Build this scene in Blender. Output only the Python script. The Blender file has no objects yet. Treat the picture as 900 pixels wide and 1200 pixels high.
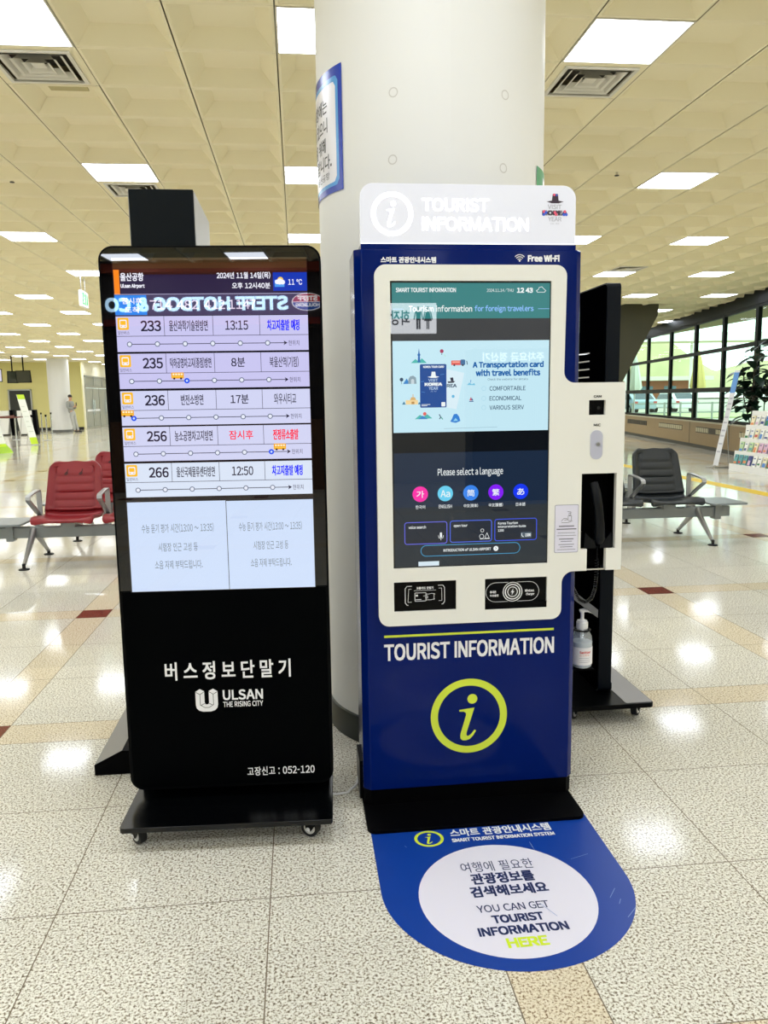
import bpy, bmesh, math, random
from mathutils import Vector, Matrix
from mathutils.geometry import tessellate_polygon

random.seed(7)
SC = bpy.context.scene
COL = SC.collection
PI = math.pi

# ------------------------------------------------------------------ camera
H_CAM, F_PX = 1.42, 936.43
PITCH, ROLL, YAW = 0.14166, -0.014827, 0.10532
fw = Vector((math.sin(YAW)*math.cos(PITCH), math.cos(YAW)*math.cos(PITCH), -math.sin(PITCH)))
rt = Vector((math.cos(YAW), -math.sin(YAW), 0))
up = rt.cross(fw)
r2 = rt*math.cos(ROLL) + up*math.sin(ROLL)
u2 = -rt*math.sin(ROLL) + up*math.cos(ROLL)
cd = bpy.data.cameras.new('camera')
cd.sensor_fit = 'VERTICAL'; cd.sensor_height = 36.0; cd.lens = 36.0*F_PX/1200.0
cd.clip_start = 0.05; cd.clip_end = 500
cam = bpy.data.objects.new('camera', cd); COL.objects.link(cam)
M = Matrix((r2, u2, -fw)).transposed().to_4x4(); M.translation = Vector((0, 0, H_CAM))
cam.matrix_world = M
SC.camera = cam

# ------------------------------------------------------------------ world, exposure
W = bpy.data.worlds.new('overcast_sky'); SC.world = W; W.use_nodes = True
bg = W.node_tree.nodes['Background']
bg.inputs[0].default_value = (0.80, 1.0, 0.93, 1); bg.inputs[1].default_value = 2.6
SC.view_settings.view_transform = 'Standard'
SC.view_settings.look = 'None'
SC.view_settings.exposure = 0.0
SC.view_settings.gamma = 1.0
SC.view_settings.use_curve_mapping = False
LIGHT_POWER = 14.0           # radiance of the ceiling panels
try:
    SC.cycles.use_denoising = True
    SC.cycles.max_bounces = 8
    SC.cycles.diffuse_bounces = 5
    SC.cycles.glossy_bounces = 4
    SC.cycles.transparent_max_bounces = 8
    SC.cycles.caustics_reflective = False
    SC.cycles.caustics_refractive = False
    SC.cycles.sample_clamp_indirect = 6.0
except Exception:
    pass

# ------------------------------------------------------------------ materials
def lin(h):
    h = h.lstrip('#'); o = []
    for i in (0, 2, 4):
        c = int(h[i:i+2], 16)/255.0
        o.append(c/12.92 if c <= 0.04045 else ((c+0.055)/1.055)**2.4)
    return (o[0], o[1], o[2], 1.0)
MC = {}
def mat(name, col, rough=0.5, metal=0.0, spec=0.5, emit=None, estr=0.0, noise=0.0, nscale=20.0, coat=0.0, ior=1.5, alpha=1.0):
    if name in MC: return MC[name]
    m = bpy.data.materials.new(name); m.use_nodes = True
    nt = m.node_tree; b = nt.nodes['Principled BSDF']
    c = lin(col) if isinstance(col, str) else (*col, 1.0)
    b.inputs['Base Color'].default_value = c
    b.inputs['Roughness'].default_value = rough
    b.inputs['Metallic'].default_value = metal
    b.inputs['Specular IOR Level'].default_value = spec
    b.inputs['IOR'].default_value = ior
    b.inputs['Coat Weight'].default_value = coat
    b.inputs['Coat Roughness'].default_value = 0.05
    b.inputs['Alpha'].default_value = alpha
    if emit is not None:
        b.inputs['Emission Color'].default_value = lin(emit) if isinstance(emit, str) else (*emit, 1.0)
        b.inputs['Emission Strength'].default_value = estr
    if noise > 0:
        tc = nt.nodes.new('ShaderNodeTexCoord'); n = nt.nodes.new('ShaderNodeTexNoise')
        n.inputs['Scale'].default_value = nscale; n.inputs['Detail'].default_value = 5
        r = nt.nodes.new('ShaderNodeMapRange'); r.inputs[3].default_value = 1-noise; r.inputs[4].default_value = 1+noise
        mx = nt.nodes.new('ShaderNodeMix'); mx.data_type = 'RGBA'; mx.blend_type = 'MULTIPLY'; mx.inputs[0].default_value = 1
        nt.links.new(tc.outputs['Object'], n.inputs['Vector']); nt.links.new(n.outputs['Fac'], r.inputs[0])
        mx.inputs[6].default_value = c; nt.links.new(r.outputs[0], mx.inputs[7]); nt.links.new(mx.outputs[2], b.inputs['Base Color'])
    MC[name] = m
    return m
SCR_IOR = 1.9
def scr(col, k=1.0):          # a lit pixel colour of a display behind glossy glass
    return mat('screen_%s_%d_%d' % (col, int(k*100), int(SCR_IOR*100)), (0.0, 0.0, 0.0), 0.012, 0, 0.5, col, k, ior=SCR_IOR)

# ------------------------------------------------------------------ mesh builder
class MB:
    def __init__(s): s.v = []; s.f = []; s.mi = []; s.mats = []
    def m(s, mt):
        if mt not in s.mats: s.mats.append(mt)
        return s.mats.index(mt)
    def add(s, vs, fs, mt):
        k = len(s.v); s.v += [tuple(x) for x in vs]; i = s.m(mt)
        for f in fs: s.f.append([k+q for q in f]); s.mi.append(i)
        return s
    def box(s, x0, x1, y0, y1, z0, z1, mt):
        v = [(x, y, z) for z in (z0, z1) for y in (y0, y1) for x in (x0, x1)]
        return s.add(v, [(0,2,3,1), (4,5,7,6), (0,1,5,4), (2,6,7,3), (0,4,6,2), (1,3,7,5)], mt)
    def prism(s, pts, d0, d1, mt, axis='y', holes=(), mcap=None):
        """extrude the outline pts (a,b) with holes from d0 to d1; axis y: (a,b)->(x,z); x: ->(y,z); z: ->(x,y)"""
        def P(a, b, d): return (a, d, b) if axis == 'y' else (d, a, b) if axis == 'x' else (a, b, d)
        loops = [list(pts)] + [list(h) for h in holes]
        flat = [q for l in loops for q in l]
        tri = tessellate_polygon([[Vector((a, b, 0)) for a, b in l] for l in loops])
        n = len(flat)
        s.add([P(a, b, d0) for a, b in flat] + [P(a, b, d1) for a, b in flat], [], mt)
        k = len(s.v) - 2*n; i = s.m(mt); ic = s.m(mcap or mt)
        for t in tri:
            s.f.append([k+q for q in t]); s.mi.append(ic); s.f.append([k+n+q for q in reversed(t)]); s.mi.append(i)
        o = 0
        for l in loops:
            for j in range(len(l)):
                a = k+o+j; b = k+o+(j+1) % len(l)
                s.f.append([a, b, b+n, a+n]); s.mi.append(i)
            o += len(l)
        return s
    def cyl(s, p0, p1, r0, mt, r1=None, n=16, caps=True):
        r1 = r0 if r1 is None else r1
        p0 = Vector(p0); p1 = Vector(p1); d = (p1-p0).normalized()
        a = d.orthogonal().normalized(); b = d.cross(a)
        v = [p0+(a*math.cos(2*PI*i/n)+b*math.sin(2*PI*i/n))*r0 for i in range(n)] + [p1+(a*math.cos(2*PI*i/n)+b*math.sin(2*PI*i/n))*r1 for i in range(n)]
        f = [(i, (i+1) % n, n+(i+1) % n, n+i) for i in range(n)]
        if caps: f += [tuple(reversed(range(n))), tuple(range(n, 2*n))]
        return s.add(v, f, mt)
    def tube(s, path, r, mt, n=8, caps=True):
        path = [Vector(q) for q in path]; rr = r if isinstance(r, (list, tuple)) else [r]*len(path)
        v = []; a = None
        for i, q in enumerate(path):
            d = (path[min(i+1, len(path)-1)] - path[max(i-1, 0)]).normalized()
            if a is None: a = d.orthogonal().normalized()
            a = (a - d*a.dot(d)).normalized(); b = d.cross(a)
            v += [q+(a*math.cos(2*PI*j/n)+b*math.sin(2*PI*j/n))*rr[i] for j in range(n)]
        f = []
        for i in range(len(path)-1):
            for j in range(n):
                f.append((i*n+j, i*n+(j+1) % n, (i+1)*n+(j+1) % n, (i+1)*n+j))
        if caps: f += [tuple(reversed(range(n))), tuple(range((len(path)-1)*n, len(path)*n))]
        return s.add(v, f, mt)
    def lathe(s, prof, mt, c=(0, 0, 0), n=24):
        v = []; f = []
        for (r, z) in prof:
            v += [(c[0]+r*math.cos(2*PI*j/n), c[1]+r*math.sin(2*PI*j/n), c[2]+z) for j in range(n)]
        for i in range(len(prof)-1):
            for j in range(n): f.append((i*n+j, i*n+(j+1) % n, (i+1)*n+(j+1) % n, (i+1)*n+j))
        f.append(tuple(reversed(range(n)))); f.append(tuple(range((len(prof)-1)*n, len(prof)*n)))
        return s.add(v, f, mt)
    def band(s, path, w, th, mt, xc=0.0):
        """closed flat band loop in the y-z plane, w wide along x, th thick"""
        n = len(path); v = []
        for i in range(n):
            q = Vector(path[i]); d = (Vector(path[(i+1) % n]) - Vector(path[i-1])).normalized(); nn = Vector((-d.y, d.x))
            for (sx, k) in ((-1, -1), (1, -1), (1, 1), (-1, 1)):
                e = q + nn*th/2*k; v.append((xc+sx*w/2, e.x, e.y))
        f = [(i*4+j, i*4+(j+1) % 4, ((i+1) % n)*4+(j+1) % 4, ((i+1) % n)*4+j) for i in range(n) for j in range(4)]
        return s.add(v, f, mt)
    def sphere(s, c, r, mt, nu=16, nv=10, sc=(1, 1, 1)):
        return s.lathe([(max(1e-4, r*sc[0]*math.sin(PI*i/nv)), -r*sc[2]*math.cos(PI*i/nv)) for i in range(nv+1)], mt, c, nu)
    def build(s, name, parent=None, smooth=None, bevel=0, seg=2, loc=None):
        me = bpy.data.meshes.new(name); me.from_pydata(s.v, [], s.f)
        for mt in s.mats: me.materials.append(mt)
        me.polygons.foreach_set('material_index', s.mi)
        bm = bmesh.new(); bm.from_mesh(me); bmesh.ops.recalc_face_normals(bm, faces=bm.faces); bm.to_mesh(me); bm.free()
        me.update()
        if smooth:
            me.polygons.foreach_set('use_smooth', [True]*len(me.polygons)); me.set_sharp_from_angle(angle=math.radians(smooth))
        o = bpy.data.objects.new(name, me); COL.objects.link(o)
        if parent is not None: o.parent = parent
        if loc is not None: o.location = loc
        if bevel:
            md = o.modifiers.new('edge', 'BEVEL'); md.width = bevel; md.segments = seg; md.limit_method = 'ANGLE'; md.angle_limit = math.radians(40)
            md.harden_normals = False
        return o

def tag(o, label=None, cat=None, group=None, kind=None):
    if label: o['label'] = label
    if cat: o['category'] = cat
    if group: o['group'] = group
    if kind: o['kind'] = kind
    return o
def thing(name, label, cat, loc=(0, 0, 0), rz=0, group=None):
    o = bpy.data.objects.new(name, None); COL.objects.link(o); o.empty_display_size = 0.1
    o.location = loc; o.rotation_euler = (0, 0, rz)
    return tag(o, label, cat, group)
def copy_tree(o, parent=None):
    c = o.copy(); COL.objects.link(c)
    if parent is not None: c.parent = parent
    for ch in list(o.children): copy_tree(ch, c)
    return c

def rrect(x0, y0, x1, y1, r, n=6, corners=(1, 1, 1, 1)):
    """rounded rectangle, corners: bl, br, tr, tl"""
    o = []
    for (cx, cy, a0, on, px, py) in ((x0+r, y0+r, PI, corners[0], x0, y0), (x1-r, y0+r, 1.5*PI, corners[1], x1, y0), (x1-r, y1-r, 0, corners[2], x1, y1), (x0+r, y1-r, PI/2, corners[3], x0, y1)):
        if on: o += [(cx+r*math.cos(a0+PI/2*i/n), cy+r*math.sin(a0+PI/2*i/n)) for i in range(n+1)]
        else: o.append((px, py))
    return o
def circ(cx, cy, r, n=32, ry=None):
    return [(cx+r*math.cos(2*PI*i/n), cy+(ry or r)*math.sin(2*PI*i/n)) for i in range(n)]

# ------------------------------------------------------------------ lettering
TXT = {}; RAW = {}
def raw(t):
    if t in RAW: return RAW[t]
    cu = bpy.data.curves.new('lettering', 'FONT'); cu.body = t; cu.resolution_u = 3
    ob = bpy.data.objects.new('lettering', cu)
    me = ob.to_mesh()
    vs = [(v.co.x, v.co.y) for v in me.vertices]; fs = [tuple(p.vertices) for p in me.polygons]
    ob.to_mesh_clear(); bpy.data.objects.remove(ob); bpy.data.curves.remove(cu)
    RAW[t] = (vs, fs)
    return RAW[t]
_a = raw('가')[0]; _b = raw('가가')[0]
ADV = max(v[0] for v in _b)-max(v[0] for v in _a)          # advance of one full-height syllable
EM = ADV/0.92
LSTR = 'BDEFHIKLMNPRUbhikmnprul1[(:'; LRND = 'CGOQacdegoqs05689S&'
RSTR = 'HIMNUdhilmnu1J]):'; RRND = 'BDOPQSRGbceopgs035689akK&'
def glyphs(t, sp=0.0):
    """a line of lettering laid out letter by letter in one even sans face, normalised to its own box"""
    if (t, sp) in TXT: return TXT[(t, sp)]
    pen = 0.0; vs = []; fs = []; prev = 0
    for ch in t:
        if ch == ' ': pen += 0.30*EM; continue
        if 33 <= ord(ch) <= 126:
            gv, gf = raw(chr(ord(ch)+0xFEE0))
            if not gv: continue
            if ch in 'I|':
                hv = raw('\uff28')[0]; yb = min(v[1] for v in hv); yt = max(v[1] for v in hv); sw = 0.092*EM
                gv, gf = [(0, yb), (sw, yb), (sw, yt), (0, yt)], [(0, 1, 2, 3)]
            elif ch == '-':
                ym = sum(v[1] for v in gv)/len(gv); gv, gf = [(0, ym-0.035*EM), (0.26*EM, ym-0.035*EM), (0.26*EM, ym+0.035*EM), (0, ym+0.035*EM)], [(0, 1, 2, 3)]
            x0 = min(v[0] for v in gv); x1 = max(v[0] for v in gv)
            l = 0.075 if ch in LSTR else 0.045 if ch in LRND else 0.018
            r = 0.075 if ch in RSTR else 0.045 if ch in RRND else 0.018
            if ch in '.,:-~': l = r = 0.06
            off = pen+l*EM-x0; adv = l*EM+(x1-x0)+r*EM
        else:
            gv, gf = raw(ch)
            if not gv: continue
            off = pen; adv = ADV if ord(ch) > 0xAC00 else EM
        k = len(vs); vs += [(x+off, y) for x, y in gv]; fs += [tuple(k+q for q in f) for f in gf]
        pen += adv+sp*EM
    if vs:
        x0 = min(v[0] for v in vs); x1 = max(v[0] for v in vs); y0 = min(v[1] for v in vs); y1 = max(v[1] for v in vs)
        vs = [((x-x0)/max(1e-6, x1-x0), (y-y0)/max(1e-6, y1-y0)) for x, y in vs]
        asp = (x1-x0)/max(1e-6, y1-y0)
    else: asp = 1
    TXT[(t, sp)] = (vs, fs, asp)
    return TXT[(t, sp)]

class Canvas(MB):
    """flat printing on a real surface; place(u, v, w) maps print coordinates to the surface, w is the height above it"""
    def __init__(s, place=None, step=0.0004):
        super().__init__(); s.place = place or (lambda u, v, w: (u, -w, v)); s.step = step
    def poly(s, pts, mt, L=1):
        tri = tessellate_polygon([[Vector((a, b, 0)) for a, b in pts]])
        return s.add([s.place(a, b, L*s.step) for a, b in pts], tri, mt)
    def polyh(s, loops, mt, L=1):
        tri = tessellate_polygon([[Vector((a, b, 0)) for a, b in l] for l in loops])
        return s.add([s.place(a, b, L*s.step) for l in loops for a, b in l], tri, mt)
    def rect(s, u0, v0, u1, v1, mt, L=1, n=1):
        vs = []; fs = []
        for i in range(n+1):
            u = u0+(u1-u0)*i/n; vs += [s.place(u, v0, L*s.step), s.place(u, v1, L*s.step)]
        for i in range(n): fs.append((2*i, 2*i+2, 2*i+3, 2*i+1))
        return s.add(vs, fs, mt)
    def disc(s, u, v, r, mt, L=1, n=28, rv=None): return s.poly(circ(u, v, r, n, rv), mt, L)
    def ring(s, u, v, r, r0, mt, L=1, n=40, k=1.0): return s.strip([circ(u, v, r, n, r*k), circ(u, v, r0, n, r0*k)], mt, L)
    def strip(s, loops, mt, L=1):
        a, b = loops; n = len(a)
        return s.add([s.place(x, y, L*s.step) for x, y in a+b], [(i, (i+1) % n, n+(i+1) % n, n+i) for i in range(n)], mt)
    def frame(s, u0, v0, u1, v1, r, t, mt, L=1): return s.strip([rrect(u0, v0, u1, v1, r), rrect(u0+t, v0+t, u1-t, v1-t, max(r-t, t*0.3))], mt, L)
    def line(s, pts, t, mt, L=1):
        for a, b in zip(pts[:-1], pts[1:]):
            a = Vector(a); b = Vector(b); d = (b-a)
            if d.length < 1e-7: continue
            d.normalize(); n = Vector((-d.y, d.x))*t/2; a = a-d*t*0.3; b = b+d*t*0.3
            s.poly([tuple(a-n), tuple(b-n), tuple(b+n), tuple(a+n)], mt, L)
        return s
    def text(s, t, u0, v1, u1, v0, mt, L=2, bold=0.0, mirror=False, skew=None, sp=0.0):
        """lettering fitted in the box with left top (u0, v1) and right bottom (u1, v0); bold thickens by that many metres"""
        vs, fs, _ = glyphs(t, sp)
        if not vs: return s
        off = [(0, 0)] if not bold else [(0, 0), (bold, bold), (-bold, bold), (bold, -bold), (-bold, -bold)]
        w = u1-u0-2*bold; h = v1-v0-2*bold
        for k, (a, b) in enumerate(off):
            P = []
            for x, y in vs:
                if mirror: x = 1-x
                uu = u0+bold+x*w+a; vv = v0+bold+y*h+b
                if skew: uu, vv = skew(uu, vv)
                P.append(s.place(uu, vv, (L+0.06*k)*s.step))
            s.add(P, fs, mt)
        return s
def italic_i(c, cx, top, bot, mt, L=2, k=1.0):
    """the italic serif i of the information symbol, between top and bot"""
    h = top-bot
    def q(x, y): return (cx+x*h*k, bot+y*h)
    c.poly([q(0.075+0.105*math.cos(a), 0.89+0.105*math.sin(a)) for a in [2*PI*i/24 for i in range(24)]], mt, L)
    body = [(-0.20, 0.63), (-0.20, 0.665), (0.12, 0.70), (-0.045, 0.17), (-0.05, 0.12), (-0.03, 0.09), (0.0, 0.095), (0.05, 0.13), (0.12, 0.22), (0.155, 0.20), (0.09, 0.09), (0.02, 0.02), (-0.06, -0.005), (-0.13, 0.0), (-0.175, 0.04), (-0.18, 0.10), (-0.17, 0.16), (-0.06, 0.54), (-0.06, 0.59), (-0.10, 0.62)]
    c.poly([q(x, y) for x, y in body], mt, L)

# shared materials
BLACK = mat('black_satin', '#030405', 0.30, spec=0.08)
BLACKM = mat('black_matte', '#030304', 0.55, spec=0.05)
BLACKG = mat('black_gloss', '#020203', 0.012, ior=1.6)
CHROME = mat('chrome', '#d8d8da', 0.12, 1.0)
STEEL = mat('brushed_steel', '#b9babb', 0.32, 1.0)
ALU = mat('cast_aluminium', '#b4b6b8', 0.38, 0.75)
WHITE = mat('white_paint', '#eeeeea', 0.45)
WPRINT = mat('white_print', '#f2f2f4', 0.5)
DARK = mat('dark_recess', '#020202', 0.7, spec=0.05)
RUBBER = mat('black_rubber', '#121212', 0.7)

# ================================================================== SETTING
ZC = 3.53
TX, TY = 0.6, 0.604
X0, Y0 = -0.06, 4.70
# plan of the curved window wall, from the back of the hall to behind the camera
WALLP = [(13.1, 45.0), (12.85, 36.0), (12.6, 33.5), (12.3, 31.0), (12.0, 28.3), (11.53, 25.6), (11.1, 23.1), (10.71, 20.84), (10.32, 18.7), (9.86, 16.5), (9.5, 14.3), (9.35, 12.0), (9.3, 9.6), (9.3, 6.0), (9.3, 0.0), (9.3, -8.0)]
def wall_x(y):
    for (xa, ya), (xb, yb) in zip(WALLP[:-1], WALLP[1:]):
        if yb <= y <= ya: return xb+(xa-xb)*(y-yb)/(ya-yb)
    return 13.1 if y > 45 else 9.3

def floor_material():
    m = bpy.data.materials.new('polished_granite'); m.use_nodes = True
    nt = m.node_tree; N = nt.nodes; Lk = nt.links; b = N['Principled BSDF']
    tc = N.new('ShaderNodeTexCoord'); sp = N.new('ShaderNodeSeparateXYZ'); Lk.new(tc.outputs['Object'], sp.inputs[0])
    def mth(op, a, b_=None, c_=None):
        n = N.new('ShaderNodeMath'); n.operation = op
        for i, v in enumerate((a, b_, c_)):
            if v is None: continue
            if isinstance(v, (int, float)): n.inputs[i].default_value = v
            else: Lk.new(v, n.inputs[i])
        return n.outputs[0]
    def axis(o, start, period, band):
        t = mth('FLOORED_MODULO', mth('SUBTRACT', o, start), period)          # 0..period, band first
        isband = mth('LESS_THAN', t, band)
        tile = (period-band)/3
        q = mth('FLOORED_MODULO', mth('SUBTRACT', t, band), tile)
        d1 = mth('MINIMUM', q, mth('SUBTRACT', tile, q))
        inb = mth('MINIMUM', t, mth('ABSOLUTE', mth('SUBTRACT', t, band)))
        d = mth('MINIMUM', mth('ADD', d1, mth('MULTIPLY', isband, 10.0)), mth('ADD', inb, mth('MULTIPLY', mth('SUBTRACT', 1.0, isband), 10.0)))
        idx = mth('FLOOR', mth('DIVIDE', mth('SUBTRACT', o, start), tile))
        return isband, d, idx
    bx, dx, ix = axis(sp.outputs[0], -1.508, 1.985, 0.199)
    by, dy, iy = axis(sp.outputs[1], 1.342, 2.004, 0.204)
    anyb = mth('MAXIMUM', bx, by); both = mth('MULTIPLY', bx, by)
    grout = mth('LESS_THAN', mth('MINIMUM', dx, dy), 0.0017)
    # speckle
    n1 = N.new('ShaderNodeTexNoise'); n1.inputs['Scale'].default_value = 140; n1.inputs['Detail'].default_value = 3; n1.inputs['Roughness'].default_value = 0.6
    n2 = N.new('ShaderNodeTexNoise'); n2.inputs['Scale'].default_value = 350; n2.inputs['Detail'].default_value = 2
    n3 = N.new('ShaderNodeTexNoise'); n3.inputs['Scale'].default_value = 1.3; n3.inputs['Detail'].default_value = 3
    for n in (n1, n2, n3): Lk.new(tc.outputs['Object'], n.inputs['Vector'])
    def ramp(src, stops):
        r = N.new('ShaderNodeValToRGB'); e = r.color_ramp.elements
        e[0].position, e[0].color = stops[0]; e[1].position, e[1].color = stops[1]
        for p, c in stops[2:]:
            k = e.new(p); k.color = c
        Lk.new(src, r.inputs[0]); return r.outputs[0]
    mixv = mth('ADD', mth('MULTIPLY', n1.outputs['Fac'], 0.72), mth('MULTIPLY', n2.outputs['Fac'], 0.28))
    g = ramp(mixv, [(0.385, lin('#574b3b')), (0.58, lin('#f8f6ec')), (0.44, lin('#a2967f')), (0.49, lin('#e8e4d5'))])
    t = ramp(mixv, [(0.38, lin('#6a5138')), (0.60, lin('#f3ead4')), (0.44, lin('#bba788')), (0.49, lin('#e6d9bd'))])
    rd = ramp(mixv, [(0.38, lin('#57271f')), (0.60, lin('#8a4a3c'))])
    def mix(f, a, b_):
        x = N.new('ShaderNodeMix'); x.data_type = 'RGBA'
        if isinstance(f, float): x.inputs[0].default_value = f
        else: Lk.new(f, x.inputs[0])
        for i, v in ((6, a), (7, b_)):
            if isinstance(v, tuple): x.inputs[i].default_value = v
            else: Lk.new(v, x.inputs[i])
        return x.outputs[2]
    c = mix(both, mix(anyb, g, t), rd)
    # slab to slab tone
    wn = N.new('ShaderNodeTexWhiteNoise'); wn.noise_dimensions = '2D'
    cb = N.new('ShaderNodeCombineXYZ'); Lk.new(ix, cb.inputs[0]); Lk.new(iy, cb.inputs[1]); Lk.new(cb.outputs[0], wn.inputs['Vector'])
    tone = mth('ADD', 0.87, mth('MULTIPLY', wn.outputs['Value'], 0.10))
    x = N.new('ShaderNodeMix'); x.data_type = 'RGBA'; x.blend_type = 'MULTIPLY'; x.inputs[0].default_value = 1
    Lk.new(c, x.inputs[6]); Lk.new(tone, x.inputs[7])
    c = mix(grout, x.outputs[2], lin('#7a6e5c'))
    Lk.new(c, b.inputs['Base Color'])
    rr = mth('ADD', 0.05, mth('MULTIPLY', n3.outputs['Fac'], 0.08)); Lk.new(rr, b.inputs['Roughness'])
    b.inputs['Specular IOR Level'].default_value = 0.14
    return m
MB().add([(-22, -9, 0), (14, -9, 0), (14, 58, 0), (-22, 58, 0)], [(0, 1, 2, 3)], floor_material()).build('floor')
tag(bpy.data.objects['floor'], kind='structure')

CEIL = mat('ceiling_cream', (0.88, 0.81, 0.565), 0.75, spec=0.2, noise=0.03, nscale=1.2)
GROOVE = mat('ceiling_joint', '#8d815a', 0.8)
lights_at = {}
def is_light(i, j): return i % 3 == 0 and j % 5 == 0
VENTS = {(-3, 1), (3, 1), (-3, 6), (9, 14)}
def build_ceiling():
    mb = MB()
    i0, i1 = -36, 22; j0, j1 = -21, 84
    r, s_, d = 0.022, 0.095, 0.100
    for i in range(i0, i1):
        for j in range(j0, j1):
            x = X0+i*TX; y = Y0+j*TY
            if x+TX/2 > wall_x(y+TY/2)+0.5: continue
            g = 0.004; gy = 0.0006
            if is_light(i, j) or (i, j) in VENTS:
                continue
            a = [(x+g, y+gy), (x+TX-g, y+gy), (x+TX-g, y+TY-gy), (x+g, y+TY-gy)]
            b = [(x+r, y+r), (x+TX-r, y+r), (x+TX-r, y+TY-r), (x+r, y+TY-r)]
            c = [(x+r+s_, y+r+s_*0.8), (x+TX-r-s_, y+r+s_*0.8), (x+TX-r-s_, y+TY-r-s_*0.8), (x+r+s_, y+TY-r-s_*0.8)]
            vs = [(*q, ZC) for q in a]+[(*q, ZC) for q in b]+[(*q, ZC+d) for q in c]
            fs = [(8, 9, 10, 11)]
            for o in (0, 4):
                for k in range(4): fs.append((o+k, o+(k+1) % 4, o+4+(k+1) % 4, o+4+k))
            mb.add(vs, fs, CEIL)
    # joints and void above
    mb.add([(-22, -9, ZC+0.105), (14, -9, ZC+0.105), (14, 58, ZC+0.105), (-22, 58, ZC+0.105)], [(0, 1, 2, 3)], GROOVE)
    o = mb.build('ceiling'); tag(o, kind='structure')
build_ceiling()

WALLY = mat('wall_yellow', '#d9d08c', 0.7, noise=0.03, nscale=0.6)
WALLC = mat('wall_cream', '#efe9cf', 0.7, noise=0.02, nscale=0.6)
SKIRT = mat('skirting_dark', '#1b1b1b', 0.5)
def wall(name, x0, x1, y0, y1, mt, z1=ZC+0.06):
    return tag(MB().box(x0, x1, y0, y1, 0, z1, mt).build(name), kind='structure')
wall('wall_far', -20.0, -11.25, 44.0, 44.2, WALLY)
wall('wall_left', -20.2, -20.0, -8.2, 44.2, WALLC)
# return wall with the glass doors, seen obliquely beyond the column
mb = MB()
mb.box(-11.45, -11.25, 44.2, 44.6, 0, ZC+0.06, WALLC).box(-11.45, -11.25, 44.6, 50.6, 2.86, ZC+0.06, WALLC).box(-11.45, -11.25, 50.6, 56.0, 0, ZC+0.06, WALLC)
tag(mb.build('wall_return'), kind='structure')
wall('wall_end', -11.25, 13.6, 55.8, 56.0, WALLC)
tag(MB().box(-20, -11.25, 43.97, 44.0, 0, 0.14, SKIRT).build('baseboard_far'), kind='structure')

# ---- behind the camera: the shop front that shows in the two screens
WALLB = mat('wall_back_grey', '#cfccc2', 0.6)
wall('wall_back', -20.0, 9.6, -8.2, -8.0, WALLB)

# ---- round concrete pillar
PX, PY, PR = 0.58, 3.46, 0.465
PILM = mat('pillar_offwhite', '#ebeae5', 0.55, noise=0.035, nscale=1.6)
def cylband(mb, a0, a1, z0, z1, r, mt, n=64):
    v = []; f = []
    for i in range(n+1):
        a = a0+(a1-a0)*i/n
        v += [(r*math.sin(a), -r*math.cos(a), z0), (r*math.sin(a), -r*math.cos(a), z1)]
    for i in range(n): f.append((2*i, 2*i+2, 2*i+3, 2*i+1))
    return mb.add(v, f, mt)
pil = thing('pillar', None, None, (PX, PY, 0)); pil['kind'] = 'structure'
cylband(MB(), 0, 2*PI, 0.0, ZC+0.05, PR, PILM, 96).build('shaft', pil, smooth=40)
MB().lathe([(PR+0.001, 0.0), (PR+0.009, 0.0), (PR+0.009, 0.112), (PR+0.001, 0.115)], mat('pillar_skirting', '#20261f', 0.45), n=96).build('baseboard', pil, smooth=40)
mr = MB()
RINGM = mat('adhesive_ring', '#cfccc4', 0.6)
for (ad, z) in ((-25.8, 2.51), (-26.5, 2.28), (26.9, 2.512), (26.1, 2.256)):
    a = math.radians(ad)
    cv = Canvas(lambda u, v, w, a=a, z=z: ((PR+w)*math.sin(a+u/PR), -(PR+w)*math.cos(a+u/PR), z+v), 0.0006)
    cv.ring(0, 0, 0.0175, 0.0135, RINGM, 1, 24)
    ob = cv.build('mount_ring', pil)

# ---- second, distant round column
col2 = thing('pillar_far', None, None, (-11.52, 40.9, 0)); col2['kind'] = 'structure'
cylband(MB(), 0, 2*PI, 0.0, ZC+0.05, 0.5, mat('pillar_white', '#e6e5e2', 0.4), 48).build('shaft', col2, smooth=40)
MB().lathe([(0.501, 0), (0.512, 0), (0.512, 0.12), (0.501, 0.12)], mat('far_pillar_skirting', '#6c6c68', 0.5), n=48).build('baseboard', col2, smooth=40)

# ---- window wall: low panelled wall, frames, panes
FRAME = mat('window_frame_dark', '#070d0a', 0.5, spec=0.1, noise=0.05, nscale=3)
def glass_material():
    m = bpy.data.materials.new('window_glass'); m.use_nodes = True
    nt = m.node_tree; nt.nodes.clear()
    o = nt.nodes.new('ShaderNodeOutputMaterial'); t = nt.nodes.new('ShaderNodeBsdfTransparent'); g = nt.nodes.new('ShaderNodeBsdfGlossy')
    t.inputs[0].default_value = (0.80, 0.93, 0.86, 1); g.inputs['Roughness'].default_value = 0.02
    mx = nt.nodes.new('ShaderNodeMixShader')
    mx.inputs[0].default_value = 0.04
    nt.links.new(t.outputs[0], mx.inputs[1]); nt.links.new(g.outputs[0], mx.inputs[2]); nt.links.new(mx.outputs[0], o.inputs[0])
    return m
GLASS = glass_material()
PANEL = mat('sill_panel_brown', '#8f7650', 0.5, noise=0.10, nscale=6)
PANELT = mat('sill_top', '#b3a78a', 0.4)
GRILLE = mat('heater_grille', '#b9b08f', 0.5); GRILLED = mat('heater_grille_dark', '#3a3222', 0.6)
SILL = 0.70
def seg_frame(pa, pb):
    d = Vector((pb[0]-pa[0], pb[1]-pa[1])); L = d.length; d.normalize(); n = Vector((-d.y, d.x))   # n points out of the hall or into it
    if n.x > 0: n = -n                                                     # into the hall
    return d, L, n
low = MB(); lowt = MB(); heads = MB(); skirt = MB()
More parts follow.
